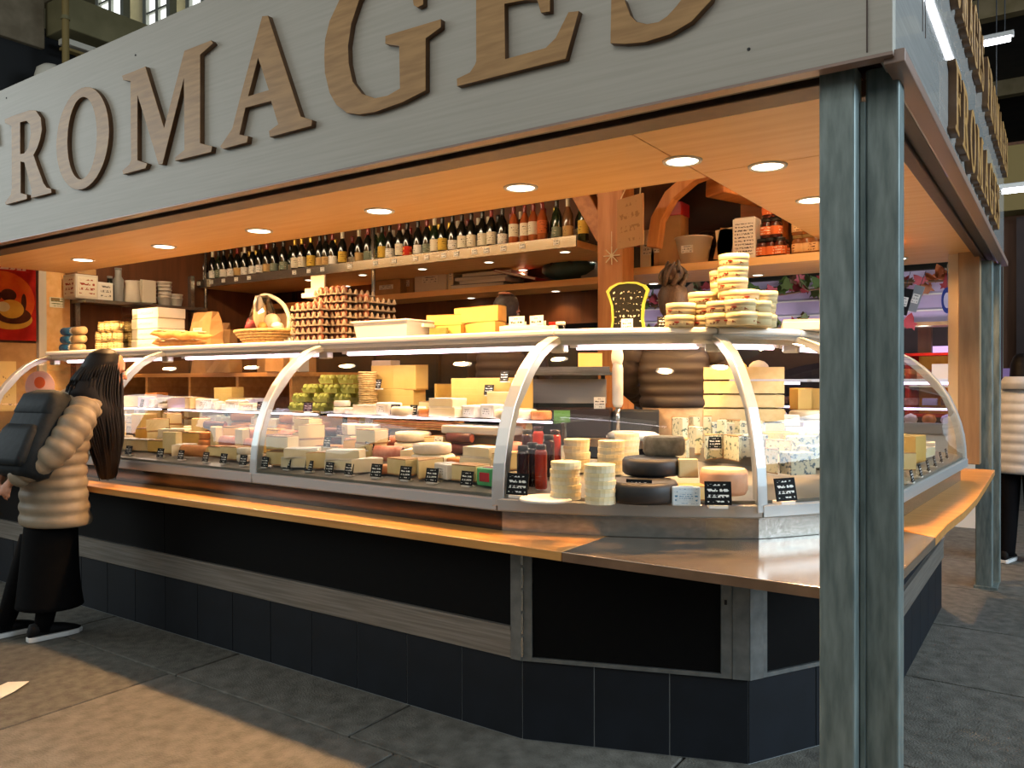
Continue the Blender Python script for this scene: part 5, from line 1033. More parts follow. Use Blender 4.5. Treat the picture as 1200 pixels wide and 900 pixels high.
for u, v_, lab, rz in ((605, 581, 'black price tag at the foot of corner rib', .1), (748, 590, 'wide black price tag before the black wheel', .3), (842, 593, 'black price tag before the orange round', .5), (923, 588, 'black price tag in second corner segment', 1.0), (838, 562, 'black tag between the two blue rows, left', .5), (856, 558, 'black tag between the two blue rows, right', .5)):
    p = cz(v_, u); TB.put((p.x, p.y, .99 if v_ > 570 else 1.13), rz, lab, 'tags in the corner cases', 1.6 if v_ > 570 else 1)
sc2 = [('bl', 905, 572, .6), ('bl', 915, 566, 1.0), ('bb', 935, 574, .9), ('bb', 955, 570, 1.0), ('bb', 940, 562, 1.1), ('bb', 962, 560, 1.0), ('by', 905, 548, .6), ('by', 922, 548, .9), ('b_pink', 940, 545, 1.0), ('p_wh', 958, 543, 1.1), ('b_iv', 975, 550, 1.1)]
for i, (k_, u, v_, rz) in enumerate(sc2): cput(k_, u, v_, rz, CH[k_][1]+' in the second corner segment, %s counting from the front' % ORD[i], (None if v_ > 555 else 1.10), .9)
for i, (k_, u, v_, z) in enumerate((('p_wh', 905, 530, 1.12), ('b_pink', 930, 532, 1.12), ('p_wh', 922, 528, 1.185), ('b_pink', 950, 526, 1.14), ('r_big', 945, 522, 1.21), ('p_pl', 965, 524, 1.15), ('b_iv', 905, 520, 1.19), ('b_yel', 944, 518, 1.26), ('b_iv', 962, 516, 1.2))): cput(k_, u, v_+4, .8, CH[k_][1]+' heaped at the back of the second corner segment, %s from front' % ORD[i], z-.02)
sp2 = thing('display_step', 'pale step at the back of the second corner segment', 'step'); pq = [cz(556, 897), cz(560, 985), cz(515, 985), cz(517, 897)]
MB().prism([(p.x, p.y) for p in pq], 1.05, 1.095).build('step_top', 'deck', sp2); MB().prism([(p.x-.02, p.y+.02) for p in pq], 1.0, 1.05).build('step_core', 'deck', sp2)
# side run: a few rows
for r_, (dx, keys) in enumerate(((.16, ['bb', 'b_iv', 'w_iv', 'c_wh', 'b_yel', 'r_sn', 'b_pale', 'p_wh']), (.34, ['b_iv', 'b_yel', 'p_wh', 'r_big', 'b_pink', 'w_yel']))):
    y = 3.85; i = 0; seen = {}
    while y < 5.35:
        k_ = keys[i % len(keys)]; seen[k_] = seen.get(k_, 0)+1
        CH[k_][0].put((-.50-dx-.02*0, y, .99+.12*dx), PI/2+random.uniform(-.2, .2), '%s, %s such from corner, %s row, side case' % (CH[k_][1], ORD[seen[k_]-1], ('outer', 'inner')[r_]), 'cheeses in the side case'); y += WID.get(k_, .15)+.02; i += 1
for i in range(6): TB.put((-.535, 3.85+.25*i, .99), PI/2, 'black price tag along the side glass, %s from corner' % ORD[i], 'black price tags along the side glass')
# ================================================================ SERVER EQUIPMENT behind the corner
eq = thing('cash_scale', 'dark shop scale with green display behind the corner glass', 'scale', (-2.20, 3.74, 1.141), rad(24))
MB().box((0, 0, .075), (.46, .26, .15)).build('scale_body', 'dark_brown', eq, bevel=.008); emission('lcd', '8fb258', .8); scribble('lcd_text', '93b05e', '4d6a34', rows=3, dens=.5, cols=6)
MB().box((-.02, -.131, .112), (.085, .004, .06)).build('display', 'lcd', eq); MB().box((-.14, -.1315, .11), (.07, .003, .02)).build('badge', 'charcoal', eq)
MB().box((.36, .03, .07), (.24, .22, .14)).build('printer', 'charcoal', eq, bevel=.006)
for sx in (-.2, .2): MB().tube([(sx*.9, .06, .15), (sx*.9, .06, .33)], .012, 8).build('pillar', 'charcoal', eq)
MB().box((0, .04, .24), (.40, .04, .13)).build('rear_screen', 'grey_plastic', eq)
MB().box((.02, .02, .335), (.46, .30, .02)).build('weighing_tray', 'steel', eq, bevel=.006); MB().box((.02, -.135, .355), (.42, .01, .03)).build('tray_rail', 'steel', eq)
t = half_wheel('cheese_piece', 'tapering yellow cheese piece standing upon the scale tray', eq.location+Vector((.06, 0, .3465)), .14, .10, rad(50), 'gold_paste', 'gold_rind', None, .9)
t = thing('slip_holder', 'dark receipt cup left on the scale', 'cup', eq.location+Vector((-.2, -.05, .3465))); MB().lathe([(.03, 0), (.034, .08), (.028, .08), (.026, .01)], 12).build('cup_body', 'rind_brown', t, smooth=True); MB().tube([(0, 0, .02), (.03, 0, .2)], .006, 6).build('pen', 'steel', t)
t = thing('price_sign', 'small tent card on the scale housing', 'sign', eq.location+Vector((.2, -.02, .1505)), .5); MB().box((0, 0, .03), (.06, .004, .06)).build('card', 'tag_white', t); MB().box((0, .02, .028), (.06, .004, .056)).build('back_flap', 'white', t)
dp = thing('display_pole', 'white customer display on a thin pole behind the corner glass', 'display', at(724, 508, y=3.72)); dp.location.z = 1.141
MB().lathe([(.06, 0), (.06, .015), (.02, .02)], 16).build('foot', 'white', dp, smooth=True); MB().tube([(0, 0, .02), (0, 0, .17)], .012, 10).build('pole', 'steel', dp, smooth=True)
MB().tube([(0, 0, .16), (0, 0, .18), (0, 0, .36), (0, 0, .39)], [.02, .028, .028, .022], 14).build('column', 'white', dp, smooth=True); MB().ball((0, -.004, .42), (.034, .022, .06), 14).build('head', 'white', dp, smooth=True)
pad = thing('white_pad', 'rounded white pad beside the customer display', 'pad', at(742, 515, y=3.66)); pad.location.z = 1.141
rg = [[Vector((r_*math.cos(a)*1.6, r_*math.sin(a), z)) for a in [2*PI*i/20 for i in range(20)]] for r_, z in ((.075, 0), (.085, .012), (.085, .03), (.07, .042))]
MB().loft(rg).build('pad_body', 'white', pad, smooth=True); MB().box((0, -.05, .043), (.06, .02, .003)).build('label', 'carton_grey', pad)
for i in range(5):
    t = thing('wooden_crate', 'pale wooden cheese crate behind second corner rib, %s from the bottom' % ORD[i], 'crate', at(868, 460, y=4.38)+Vector((0, 0, 0)), rad(25), 'stacked wooden crates'); t.location.z = 1.141+.075*i
    for sx, sy, lx, ly in ((0, -.13, .42, .012), (0, .13, .42, .012), (-.204, 0, .012, .25), (.204, 0, .012, .25)): MB().box((sx, sy, .034), (lx, ly, .066)).build('side_board', 'box_lid', t)
    MB().box((0, 0, .004), (.41, .25, .006)).build('bottom_board', 'card', t)
top = t
for i, (dx, m_) in enumerate(((-.12, 'cream'), (-.02, 'bread'), (.10, 'offwhite'))):
    t = MB().ball((0, 0, .045), (.055, .07, .05), 12).build('cheese_ball', m_, None, top.location+Vector((dx, 0, .011)), smooth=True); tag(t, ('cream cheese ball', 'tan crusty lump', 'white cheese ball')[i]+' in the topmost wooden crate', 'cheese')
cr = thing('crate_table', 'dark low table under the wooden crates', 'table', at(868, 460, y=4.38)+Vector((0, 0, 0)), rad(25)); cr.location.z = .3
MB().box((0, 0, .82), (.5, .34, .04)).build('table_top', 'dark_brown', cr)
for sx in (-.21, .21):
    for sy in (-.13, .13): MB().box((sx, sy, .4), (.05, .05, .8)).build('leg', 'dark_brown', cr)

for P_, d_ in CH.values():
    if not P_.used:
        for c in kids(P_.o): bpy.data.objects.remove(c)
        bpy.data.objects.remove(P_.o)
# ================================================================ PEOPLE
mat('skin', 'c98f70', 'bd8264', rough=.5, scale=20); mat('hair_black', '0b0807', '140e0c', rough=.55, spec=.25, scale=40, stretch=(6, 6, .4)); mat('hair_brown', '33231a', '54402c', rough=.55, scale=40, stretch=(6, 6, .6)); mat('hair_grey', '2a2422', '3a3330', rough=.5, scale=60)
mat('coat_beige', '8f8069', '83745e', rough=.5, scale=14, bump=.15); mat('coat_white', 'c3c6c8', 'b3b7ba', rough=.5, scale=14, bump=.15); mat('skirt_black', '060607', '09090a', rough=.9, scale=30, spec=.1); mat('shoe_black', '0b0b0c', rough=.7, spec=.2); mat('sole_white', 'd5d5d2', rough=.5)
mat('pack_navy', '0f161a', '151d22', rough=.65, spec=.3, scale=30, bump=.2); mat('jacket_dark', '241a17', '1a1311', rough=.6, scale=8, bump=.2); mat('apron_tan', 'c8b08c', 'b59a76', rough=.8, scale=20, bump=.3); mat('trouser_black', '08080a', rough=.9, spec=.1); mat('eye_white', 'e8e4dc', rough=.3); mat('iris', '2a1a10', rough=.2); mat('lip', 'a35a50', rough=.5)
V = Vector
def smooth_path(pts, n=5):
    out = []
    P_ = [V(p) for p in pts]
    for i in range(len(P_)-1):
        p0 = P_[max(i-1, 0)]; p1 = P_[i]; p2 = P_[i+1]; p3 = P_[min(i+2, len(P_)-1)]
        for k in range(n):
            t = k/n; out.append(.5*((2*p1)+(p2-p0)*t+(2*p0-5*p1+4*p2-p3)*t*t+(3*p1-p0-3*p2+p3)*t**3))
    out.append(P_[-1]); return out
def lerp_list(vals, n=5):
    out = []
    for i in range(len(vals)-1):
        for k in range(n): out.append(vals[i]+(vals[i+1]-vals[i])*k/n)
    return out+[vals[-1]]
def limb(m, pts, rs, n=12): m.tube(smooth_path(pts), lerp_list(rs), n)
def hand(m, wrist, fwd, up, side, s=1.0, curl=.5):
    """palm, four unequal curled fingers, and a thumb leaving the side of the palm"""
    f = V(fwd).normalized(); u = V(up).normalized(); r = f.cross(u).normalized()*side; u = r.cross(f)*side; w_ = V(wrist)
    m.tube([w_-f*.02, w_+f*.02, w_+f*.05, w_+f*.085], [.022*s, .030*s, .038*s, .034*s], 10, flat=.5) if False else None
    rg = []
    for d, a, b in ((-.02, .024, .019), (.02, .030, .016), (.055, .038, .014), (.088, .037, .011)):
        rg.append([w_+f*d*s+r*(a*s*math.cos(2*PI*k/12))+u*(b*s*math.sin(2*PI*k/12)) for k in range(12)])
    m.loft(rg)
    for i, (o, L) in enumerate(((-.028, .066), (-.009, .076), (.010, .070), (.027, .055))):
        p = w_+f*.082*s+r*o*s; pts = [p-f*.02*s, p]; d = f.copy()
        for q in range(3):
            d = Matrix.Rotation(-curl*.8, 3, r*side) @ d if side > 0 else Matrix.Rotation(curl*.8, 3, r*side) @ d
            pts.append(pts[-1]+d*L*s*(.45, .32, .25)[q])
        m.tube(pts, [.0095*s, .0092*s, .0086*s, .0078*s, .0062*s], 8)
    p = w_+f*.022*s-r*.026*s
    m.tube([p+r*.012*s, p-r*.012*s+f*.02*s, p-r*.024*s+f*.045*s-u*.008*s, p-r*.022*s+f*.070*s-u*.018*s], [.014*s, .0125*s, .011*s, .008*s], 8)
def head(m, c, face, s=1.0):
    """skull, jaw, nose, brow, ears; c centre of the skull, face = direction looked at"""
    f = V(face).normalized(); r = f.cross(V((0, 0, 1))).normalized(); u = r.cross(f)
    T = Matrix((r, f, u)).transposed().to_4x4(); T.translation = c
    m.ball((0, -.012*s, .028*s), (.073*s, .092*s, .088*s), 18, T=T); m.ball((0, .028*s, -.045*s), (.053*s, .058*s, .066*s), 16, T=T)
    m.ball((0, .062*s, -.092*s), (.028*s, .022*s, .020*s), 10, T=T)
    m.tube([(0, .078*s, .018*s), (0, .098*s, -.014*s), (0, .100*s, -.026*s)], [.008*s, .012*s, .014*s], 8, T=T); m.ball((0, .086*s, -.055*s), (.021*s, .010*s, .009*s), 10, T=T)
    for q in (-1, 1): m.ball((q*.074*s, -.004*s, -.006*s), (.009*s, .018*s, .030*s), 10, T=T); m.ball((q*.034*s, .070*s, .022*s), (.024*s, .012*s, .008*s), 8, T=T)
    return T
def face_parts(par, T, s=1.0):
    for q in (-1, 1):
        e = MB().ball((q*.031*s, .076*s, .004*s), (.0125*s, .008*s, .0085*s), 10, T=T).build('eye', 'eye_white', par, smooth=True); MB().ball((q*.031*s, .0825*s, .004*s), (.0055*s, .003*s, .0055*s), 8, T=T).build('iris', 'iris', e, smooth=True)
        MB().tube([(q*.016*s, .083*s, .024*s), (q*.034*s, .082*s, .029*s), (q*.05*s, .072*s, .024*s)], .0035*s, 5, T=T).build('eyebrow', 'hair_black', par)
    MB().ball((0, .0945*s, -.055*s), (.019*s, .0045*s, .0065*s), 10, T=T).build('mouth', 'lip', par, smooth=True)
def body(m, par, vox=.010):
    o = m.build('body', 'skin', par, smooth=True); rm = o.modifiers.new('remesh', 'REMESH'); rm.mode = 'VOXEL'; rm.voxel_size = vox; rm.use_smooth_shade = True
    sm = o.modifiers.new('smooth', 'SMOOTH'); sm.factor = .5; sm.iterations = 2; return o
def garment(name, rings, m_, par, n=28, quilt=0, period=.07, amp=.012, sub=5, tilt=None):
    """rings: (centre, rx, ry, yaw); interpolated; quilted by swelling between seams"""
    C_ = smooth_path([r[0] for r in rings], sub); RX = lerp_list([r[1] for r in rings], sub); RY = lerp_list([r[2] for r in rings], sub); A_ = lerp_list([r[3] for r in rings], sub)
    m = MB(); rg = []; L = 0
    for i, c in enumerate(C_):
        if i: L += (c-C_[i-1]).length
        q = amp*(abs(math.sin(PI*L/period))**.6-.5) if quilt else 0
        rg.append([c+V(((RX[i]+q)*math.cos(t)*math.cos(A_[i])-(RY[i]+q)*math.sin(t)*math.sin(A_[i]), (RX[i]+q)*math.cos(t)*math.sin(A_[i])+(RY[i]+q)*math.sin(t)*math.cos(A_[i]), 0)) for t in [2*PI*k/n+.03*math.sin(i*1.7+k) for k in range(n)]])
    m.loft(rg); return m.build(name, m_, par, smooth=True)
def sleeve(name, pts, rs, m_, par, quilt=True, period=.065, amp=.010):
    P_ = smooth_path(pts, 14); R_ = lerp_list(rs, 14); L = 0; rr = []
    for i, p in enumerate(P_):
        if i: L += (p-P_[i-1]).length
        rr.append(R_[i]+(amp*(abs(math.sin(PI*L/period))**.6-.5) if quilt else .004*math.sin(i*1.9)))
    return MB().tube(P_, rr, 16).build(name, m_, par, smooth=True)
def shoe(par, heel, d, s=1.0):
    d = V((d[0], d[1], 0)).normalized(); r = V((d.y, -d.x, 0)); h = V(heel); o = []
    def ring(k, w_, z0, z1): c = h+d*k*s; return [c+r*w_*s*math.cos(2*PI*q/12)*1+V((0, 0, z0+(z1-z0)*(.5+.5*math.sin(2*PI*q/12)))) for q in range(12)]
    MB().loft([ring(-.012, .018, .022, .07), ring(.0, .033, .022, .10), ring(.06, .037, .022, .105), ring(.11, .04, .022, .088), ring(.18, .046, .022, .07), ring(.235, .036, .022, .05), ring(.262, .012, .022, .036)]).build('shoe', 'shoe_black', par, smooth=True)
    def r2(k, w_, z): c = h+d*k*s; return c+r*w_*s+V((0, 0, z))
    out = [(-.016, .02), (0, .036), (.06, .039), (.12, .043), (.18, .049), (.24, .038), (.27, .012)]
    poly = [(r2(k, w_, 0).x, r2(k, w_, 0).y) for k, w_ in out]+[(r2(k, -w_, 0).x, r2(k, -w_, 0).y) for k, w_ in reversed(out)]
    MB().prism(poly, .002, .028).build('sole', 'sole_white', par, bevel=.004)
# ---- shopper with backpack at left, bending towards the case
O = V((-4.76, 2.20, 0)); sp = thing('person', 'long-haired shopper in beige quilted coat bending towards the case, hands behind back', 'person', O)
m = MB()
limb(m, [(.09, .08, .86), (.08, .08, .48), (.06, .00, .10)], [.065, .05, .034]); limb(m, [(-.09, .08, .86), (-.12, .03, .48), (-.17, -.10, .10)], [.065, .05, .034])
limb(m, [(0, .06, .82), (.02, .07, .98), (.05, .11, 1.14), (.09, .17, 1.30), (.12, .22, 1.38)], [.10, .095, .10, .085, .045]); limb(m, [(.11, .20, 1.34), (.15, .25, 1.42), (.17, .28, 1.47)], [.048, .046, .046])
limb(m, [(-.04, .17, 1.30), (.21, .15, 1.29)], [.04, .04])
limb(m, [(.25, .15, 1.30), (.25, -.02, 1.08), (.07, -.16, .90)], [.052, .042, .026]); limb(m, [(-.08, .17, 1.30), (-.16, .0, 1.08), (-.06, -.17, .90)], [.052, .042, .026])
hand(m, (.07, -.16, .90), (-.6, -.1, -.5), (0, -1, .1), 1, .95, .45); hand(m, (-.06, -.17, .90), (.35, -.15, -.7), (0, -1, .1), -1, .95, .5)
T = head(m, V((.185, .32, 1.505)), (.35, .9, -.32), 1.0); body(m, sp, .008); face_parts(sp, T)
coat = garment('coat', [((.02, .10, .63), .225, .165, .1), ((.015, .09, .80), .212, .148, .1), ((.02, .09, .98), .20, .15, .1), ((.05, .11, 1.14), .205, .155, .1), ((.09, .16, 1.28), .20, .14, .1), ((.11, .19, 1.36), .14, .11, .1), ((.13, .22, 1.42), .075, .075, .1)], 'coat_beige', sp, 30, 1, .068, .016, 14)
sleeve('sleeve', [(.23, .17, 1.315), (.275, .08, 1.20), (.265, -.02, 1.06), (.17, -.10, .97), (.09, -.15, .915)], [.075, .082, .072, .062, .05], 'coat_beige', sp, True, .066, .014)
sleeve('sleeve', [(-.06, .18, 1.315), (-.15, .08, 1.20), (-.17, -.02, 1.06), (-.12, -.11, .97), (-.07, -.16, .915)], [.075, .080, .070, .060, .05], 'coat_beige', sp, True, .066, .014)
MB().tube(smooth_path([(.10, .21, .98), (.16, .19, .9), (.185, .15, .80)]), .012, 8).build('pocket_edge', 'coat_beige', sp, smooth=True)
garment('skirt', [((0, .07, .17), .195, .165, .1), ((0, .07, .35), .17, .145, .1), ((0, .08, .60), .155, .13, .1), ((0, .09, .80), .14, .12, .1)], 'skirt_black', sp, 26)
for a, b, c_ in (((.06, .0, .05), (.07, .05, .30), (.08, .08, .55)), ((-.17, -.10, .05), (-.145, -.03, .30), (-.12, .04, .55))): MB().tube([a, b, c_], [.045, .06, .07], 12).build('legging', 'skirt_black', sp, smooth=True)
shoe(sp, (.055, -.06, 0), (.1, 1)); shoe(sp, (-.175, -.16, 0), (.05, 1))
hr = garment('hair', [((.15, .33, .87), .03, .04, .2), ((.155, .32, .98), .07, .075, .2), ((.16, .30, 1.13), .095, .105, .2), ((.155, .265, 1.28), .115, .145, .2), ((.15, .25, 1.38), .112, .155, .2), ((.16, .275, 1.48), .10, .125, .2), ((.175, .29, 1.55), .094, .108, .2), ((.183, .297, 1.60), .072, .084, .2), ((.185, .30, 1.630), .022, .03, .2)], 'hair_black', sp, 30, 0, sub=6)
rh = random.Random(3)
for i in range(30):
    a = -1.7+i*.125; j_ = rh.uniform(-.015, .015); e_ = rh.uniform(-.01, .07)
    MB().tube(smooth_path([(.178+.088*math.cos(a), .288+.102*math.sin(a), 1.54), (.151+.110*math.cos(a), .255+.152*math.sin(a)+j_*.4, 1.37), (.16+.092*math.cos(a)+j_*.4, .30+.102*math.sin(a)-j_, 1.12), (.152+.035*math.cos(a)+j_, .327+.05*math.sin(a), .87+e_)]), lerp_list([.005, .0085, .0085, .002]), 5).build('hair_lock', 'hair_black', hr, smooth=True)
bp = thing('backpack', 'dark navy backpack with flap worn on the back of shopper', 'backpack', O+V((.09, -.035, 1.15))); bp.rotation_euler = (rad(-24), 0, rad(8))
def rrect(w_, d, z, n=6, r=.05):
    out = []
    for cx, cy, a0 in ((w_/2-r, d/2-r, 0), (-w_/2+r, d/2-r, PI/2), (-w_/2+r, -d/2+r, PI), (w_/2-r, -d/2+r, 3*PI/2)):
        for k in range(n): a = a0+PI/2*k/(n-1); out.append(V((cx+r*math.cos(a), cy+r*math.sin(a), z)))
    return out
MB().loft([rrect(.24, .12, -.25), rrect(.31, .175, -.22), rrect(.33, .19, -.05), rrect(.32, .18, .12), rrect(.29, .15, .20), rrect(.22, .10, .235)]).build('pack_body', 'pack_navy', bp, smooth=True)
MB().loft([rrect(.30, .16, .08, r=.04), rrect(.315, .20, .10, r=.05), rrect(.30, .185, .205), rrect(.22, .11, .245)]).build('top_flap', 'pack_navy', bp, smooth=True)
MB().loft([rrect(.24, .05, -.21, r=.02), rrect(.27, .07, -.18, r=.03), rrect(.27, .07, -.02, r=.03), rrect(.24, .045, .02, r=.02)], T=Matrix.Translation((0, -.09, 0))).build('front_pocket', 'pack_navy', bp, smooth=True)
for q in (-1, 1): MB().tube(smooth_path([(q*.10, .05, .2), (q*.11, .15, .25), (q*.115, .17, .14), (q*.12, .13, -.02), (q*.12, .08, -.14)]), .016, 6).build('shoulder_strap', 'pack_navy', bp, smooth=True)
MB().tube(smooth_path([(-.04, .02, .235), (0, .02, .265), (.04, .02, .235)]), .008, 6).build('grab_loop', 'pack_navy', bp, smooth=True); MB().box((-.166, .0, -.13), (.004, .05, .06)).build('side_label', 'grey_plastic', bp)
# ---- server with a bun behind the corner
def server(O, label, face, hairm, jm, lower, bun, turn, lean=.0):
    t = thing('person', label, 'person', O, turn)
    m = MB()
    for q in (-1, 1):
        limb(m, [(q*.09, 0, .92), (q*.09, .01, .5), (q*.09, -.02, .08)], [.065, .05, .036]); m.tube([(q*.09, -.06, .03), (q*.09, .06, .035), (q*.09, .16, .025)], [.035, .04, .03], 8)
        limb(m, [(q*.18, lean*.9, 1.40), (q*.24, lean+.06, 1.15), (q*.16, lean+.30, 1.04)], [.052, .042, .026]); hand(m, (q*.16, lean+.30, 1.04), (-q*.2, 1, -.15), (0, 0, 1), q, .95, .4)
    limb(m, [(0, 0, .88), (0, .01, 1.05), (0, lean*.6, 1.22), (0, lean*.95, 1.38), (0, lean, 1.45)], [.095, .09, .095, .08, .045]); limb(m, [(0, lean, 1.42), (0, lean+.02, 1.52)], [.055, .05]); limb(m, [(-.15, lean*.9, 1.385), (.15, lean*.9, 1.385)], [.042, .042])
    T = head(m, V((0, lean+.03, 1.60)), face, 1.0); body(m, t, .010); face_parts(t, T)
    garment('jacket', [((0, 0, 1.02), .185, .13, 0), ((0, .01, 1.10), .185, .13, 0), ((0, lean*.6, 1.24), .20, .135, 0), ((0, lean*.95, 1.38), .20, .115, 0), ((0, lean, 1.45), .115, .085, 0), ((0, lean+.01, 1.50), .068, .066, 0)], jm, t, 26, 1, .06, .012, 10)
    for q in (-1, 1): sleeve('sleeve', [(q*.17, lean*.9, 1.40), (q*.225, lean+.0, 1.28), (q*.245, lean+.06, 1.15), (q*.20, lean+.18, 1.09), (q*.165, lean+.285, 1.045)], [.070, .068, .06, .052, .042], jm, t, True, .07, .006)
    garment('trousers', [((0, 0, .50), .17, .10, 0), ((0, 0, .75), .185, .125, 0), ((0, 0, 1.06), .172, .118, 0)], lower, t, 24)
    for q in (-1, 1): garment('trouser_leg', [((q*.09, -.02, .05), .06, .06, 0), ((q*.09, 0, .3), .07, .07, 0), ((q*.09, 0, .55), .085, .09, 0)], lower, t, 16); shoe(t, (q*.09, -.08, 0), (0, 1))
    f = V(face).normalized(); hc = V((0, lean+.03, 1.60))
    h = MB(); rg = []
    for z, rx, ry, dy in ((-.085, .05, .045, -.045), (-.05, .070, .070, -.035), (0, .081, .088, -.026), (.05, .082, .092, -.018), (.085, .068, .080, -.012), (.108, .045, .055, -.010), (.12, .015, .02, -.01)):
        rg.append([hc+V((rx*math.cos(2*PI*k/22)*(1+.03*(k % 2)), dy+ry*math.sin(2*PI*k/22), z)) for k in range(22)])
    ho = h.loft(rg).build('hair', hairm, t, smooth=True)
    if bun:
        MB().ball((0, lean-.015, 1.755), (.062, .058, .055), 14).build('bun', hairm, ho, smooth=True)
        for i in range(7):
            a = i*.9; MB().tube(smooth_path([(.05*math.cos(a), lean+.0+.05*math.sin(a), 1.69), (.07*math.cos(a+.5), lean-.015+.06*math.sin(a+.5), 1.75), (.03*math.cos(a+1.3), lean-.015+.03*math.sin(a+1.3), 1.81+.01*(i % 3))]), lerp_list([.012, .016, .006]), 6).build('hair_strand', hairm, ho, smooth=True)
    return t
p0 = at(790, 400, y=4.16)
sv = server(V((p0.x, 4.16, .27)), 'server with a brown bun and dark jacket standing behind the corner case, back turned', (.5, .85, -.25), 'hair_brown', 'jacket_dark', 'apron_tan', True, rad(28), .04)
mm = server(V((X(588, 4.32), 4.32, .3)), 'dark-haired server in brown standing behind the golden cheese halves, back turned', (.1, 1, -.3), 'hair_grey', 'jacket_dark', 'trouser_black', False, rad(5), .05)
MB().ball((0, .045, 1.712), (.045, .05, .012), 12).build('bald_patch', 'skin', mm, smooth=True)
# ---- walker at the right edge
O2 = V((-.27, 7.45, 0)); wk = thing('person', 'walker in pale puffer coat and black trousers at the right edge', 'person', O2, rad(-12)); wk.scale = (.97, .97, .97)
m = MB()
for q in (-1, 1): limb(m, [(q*.09, 0, .88), (q*.09, .02+.05*q, .48), (q*.085, .08*q-.02, .09)], [.062, .048, .036])
limb(m, [(0, 0, .85), (0, .01, 1.02), (0, .02, 1.2), (0, .03, 1.36), (0, .03, 1.42)], [.095, .09, .095, .08, .045]); limb(m, [(0, .03, 1.40), (0, .05, 1.48)], [.055, .05]); limb(m, [(-.15, .02, 1.355), (.15, .02, 1.355)], [.042, .042])
for q in (-1, 1): limb(m, [(q*.18, .02, 1.37), (q*.23, .0, 1.10), (q*.18, .20, .92)], [.052, .042, .026]); hand(m, (q*.18, .20, .92), (-q*.3, 1, 0), (0, 0, 1), q, .95, .6)
T = head(m, V((0, .06, 1.57)), (.3, 1, -.1)); body(m, wk, .010); face_parts(wk, T)
garment('coat', [((0, 0, .72), .215, .16, 0), ((0, 0, .90), .205, .15, 0), ((0, .01, 1.08), .20, .145, 0), ((0, .02, 1.24), .21, .145, 0), ((0, .03, 1.36), .20, .12, 0), ((0, .03, 1.44), .11, .09, 0), ((0, .04, 1.49), .075, .075, 0)], 'coat_white', wk, 28, 1, .08, .02, 12)
for q in (-1, 1): sleeve('sleeve', [(q*.17, .02, 1.38), (q*.235, .01, 1.25), (q*.25, .0, 1.10), (q*.22, .10, 1.0), (q*.185, .19, .925)], [.075, .08, .07, .062, .05], 'coat_white', wk, True, .08, .012)
garment('hood', [((0, -.06, 1.40), .13, .07, 0), ((0, -.07, 1.45), .14, .08, 0), ((0, -.05, 1.50), .11, .07, 0)], 'coat_white', wk, 20)
for q in (-1, 1): garment('trouser_leg', [((q*.085, .08*q-.02, .06), .062, .065, 0), ((q*.09, .03*q, .40), .075, .08, 0), ((q*.09, 0, .82), .095, .11, 0)], 'trouser_black', wk, 16); shoe(wk, (q*.085, .08*q-.08, 0), (0, 1))
garment('hair', [((0, .0, 1.40), .07, .05, 0), ((0, .015, 1.50), .09, .085, 0), ((0, .035, 1.60), .088, .098, 0), ((0, .045, 1.66), .07, .08, 0), ((0, .05, 1.695), .02, .025, 0)], 'hair_black', wk, 22)
t = thing('red_purse', 'red purse held at the hip by the walker in pale coat', 'purse', O2+V((-.15, .33, .93)), .2); MB().box((0, 0, 0), (.2, .05, .10)).build('purse_body', 'red_cover', t, bevel=.012); MB().box((0, -.026, .03), (.18, .006, .03)).build('flap', 'red_cover', t)
t = thing('black_bag', 'black shoulder bag hanging right of the walker', 'bag', O2+V((.20, .26, .62)), .2); MB().loft([rrect(.26, .1, 0, r=.03), rrect(.32, .13, .12, r=.04), rrect(.26, .08, .26, r=.03)]).build('bag_body', 'trouser_black', t, smooth=True); MB().tube(smooth_path([(-.1, 0, .25), (-.05, 0, .45), (.05, 0, .45), (.1, 0, .25)]), .01, 6).build('strap', 'trouser_black', t)
# ================================================================ NEIGHBOUR STALL seen through the opening at right
mat('lilac', 'c0acbd', 'b09bb0', rough=.5, scale=3); mat('leaf_green', '5a6a2c', '46551f', rough=.6); mat('leaf_orange', 'b3602a', '9a4a20', rough=.6); mat('leaf_red', 'a83a3a', '8a2a2c', rough=.6); mat('leaf_brown', '6a4a2a', rough=.7); mat('pale_ceiling', 'd8c9b8', rough=.6)
ns = thing('neighbour_stall', 'neighbouring stall with lilac header behind the opening at right', 'stall')
NY = 9.0
MB().box((-2.9, NY, 2.26), (4.4, .08, .52)).build('header', 'lilac', ns)
for z in (2.12, 2.28, 2.42): MB().box((-2.9, NY-.045, z), (4.4, .012, .015)).build('header_groove', 'offwhite', ns)
MB().box((-2.9, NY-.06, 1.985), (4.4, .05, .035)).build('header_edge', 'card', ns)
MB().box((-2.9, NY+.75, 2.05), (4.4, 1.4, .04)).build('soffit', 'pale_ceiling', ns)
MB().box((-2.9, NY+2.2, 1.6), (4.6, .06, 2.4)).build('back_wall', 'dark_brown', ns); MB().box((-2.9, NY+2.1, .6), (4.4, .5, 1.2)).build('back_counter', 'dark_brown', ns)
MB().box((-1.35, NY+1.6, 1.5), (.14, .14, 1.1)).build('pillar', 'brown_wall', ns)
emission('violet_tube', 'e6c8ff', 7); emission('violet_panel', 'c9a6e0', 1.6)
MB().box((-1.0, NY+2.0, 1.78), (.75, .02, .10)).build('light_panel', 'violet_panel', ns); MB().box((-.72, NY+2.0, 1.5), (.2, .02, .4)).build('light_panel', 'violet_panel', ns)
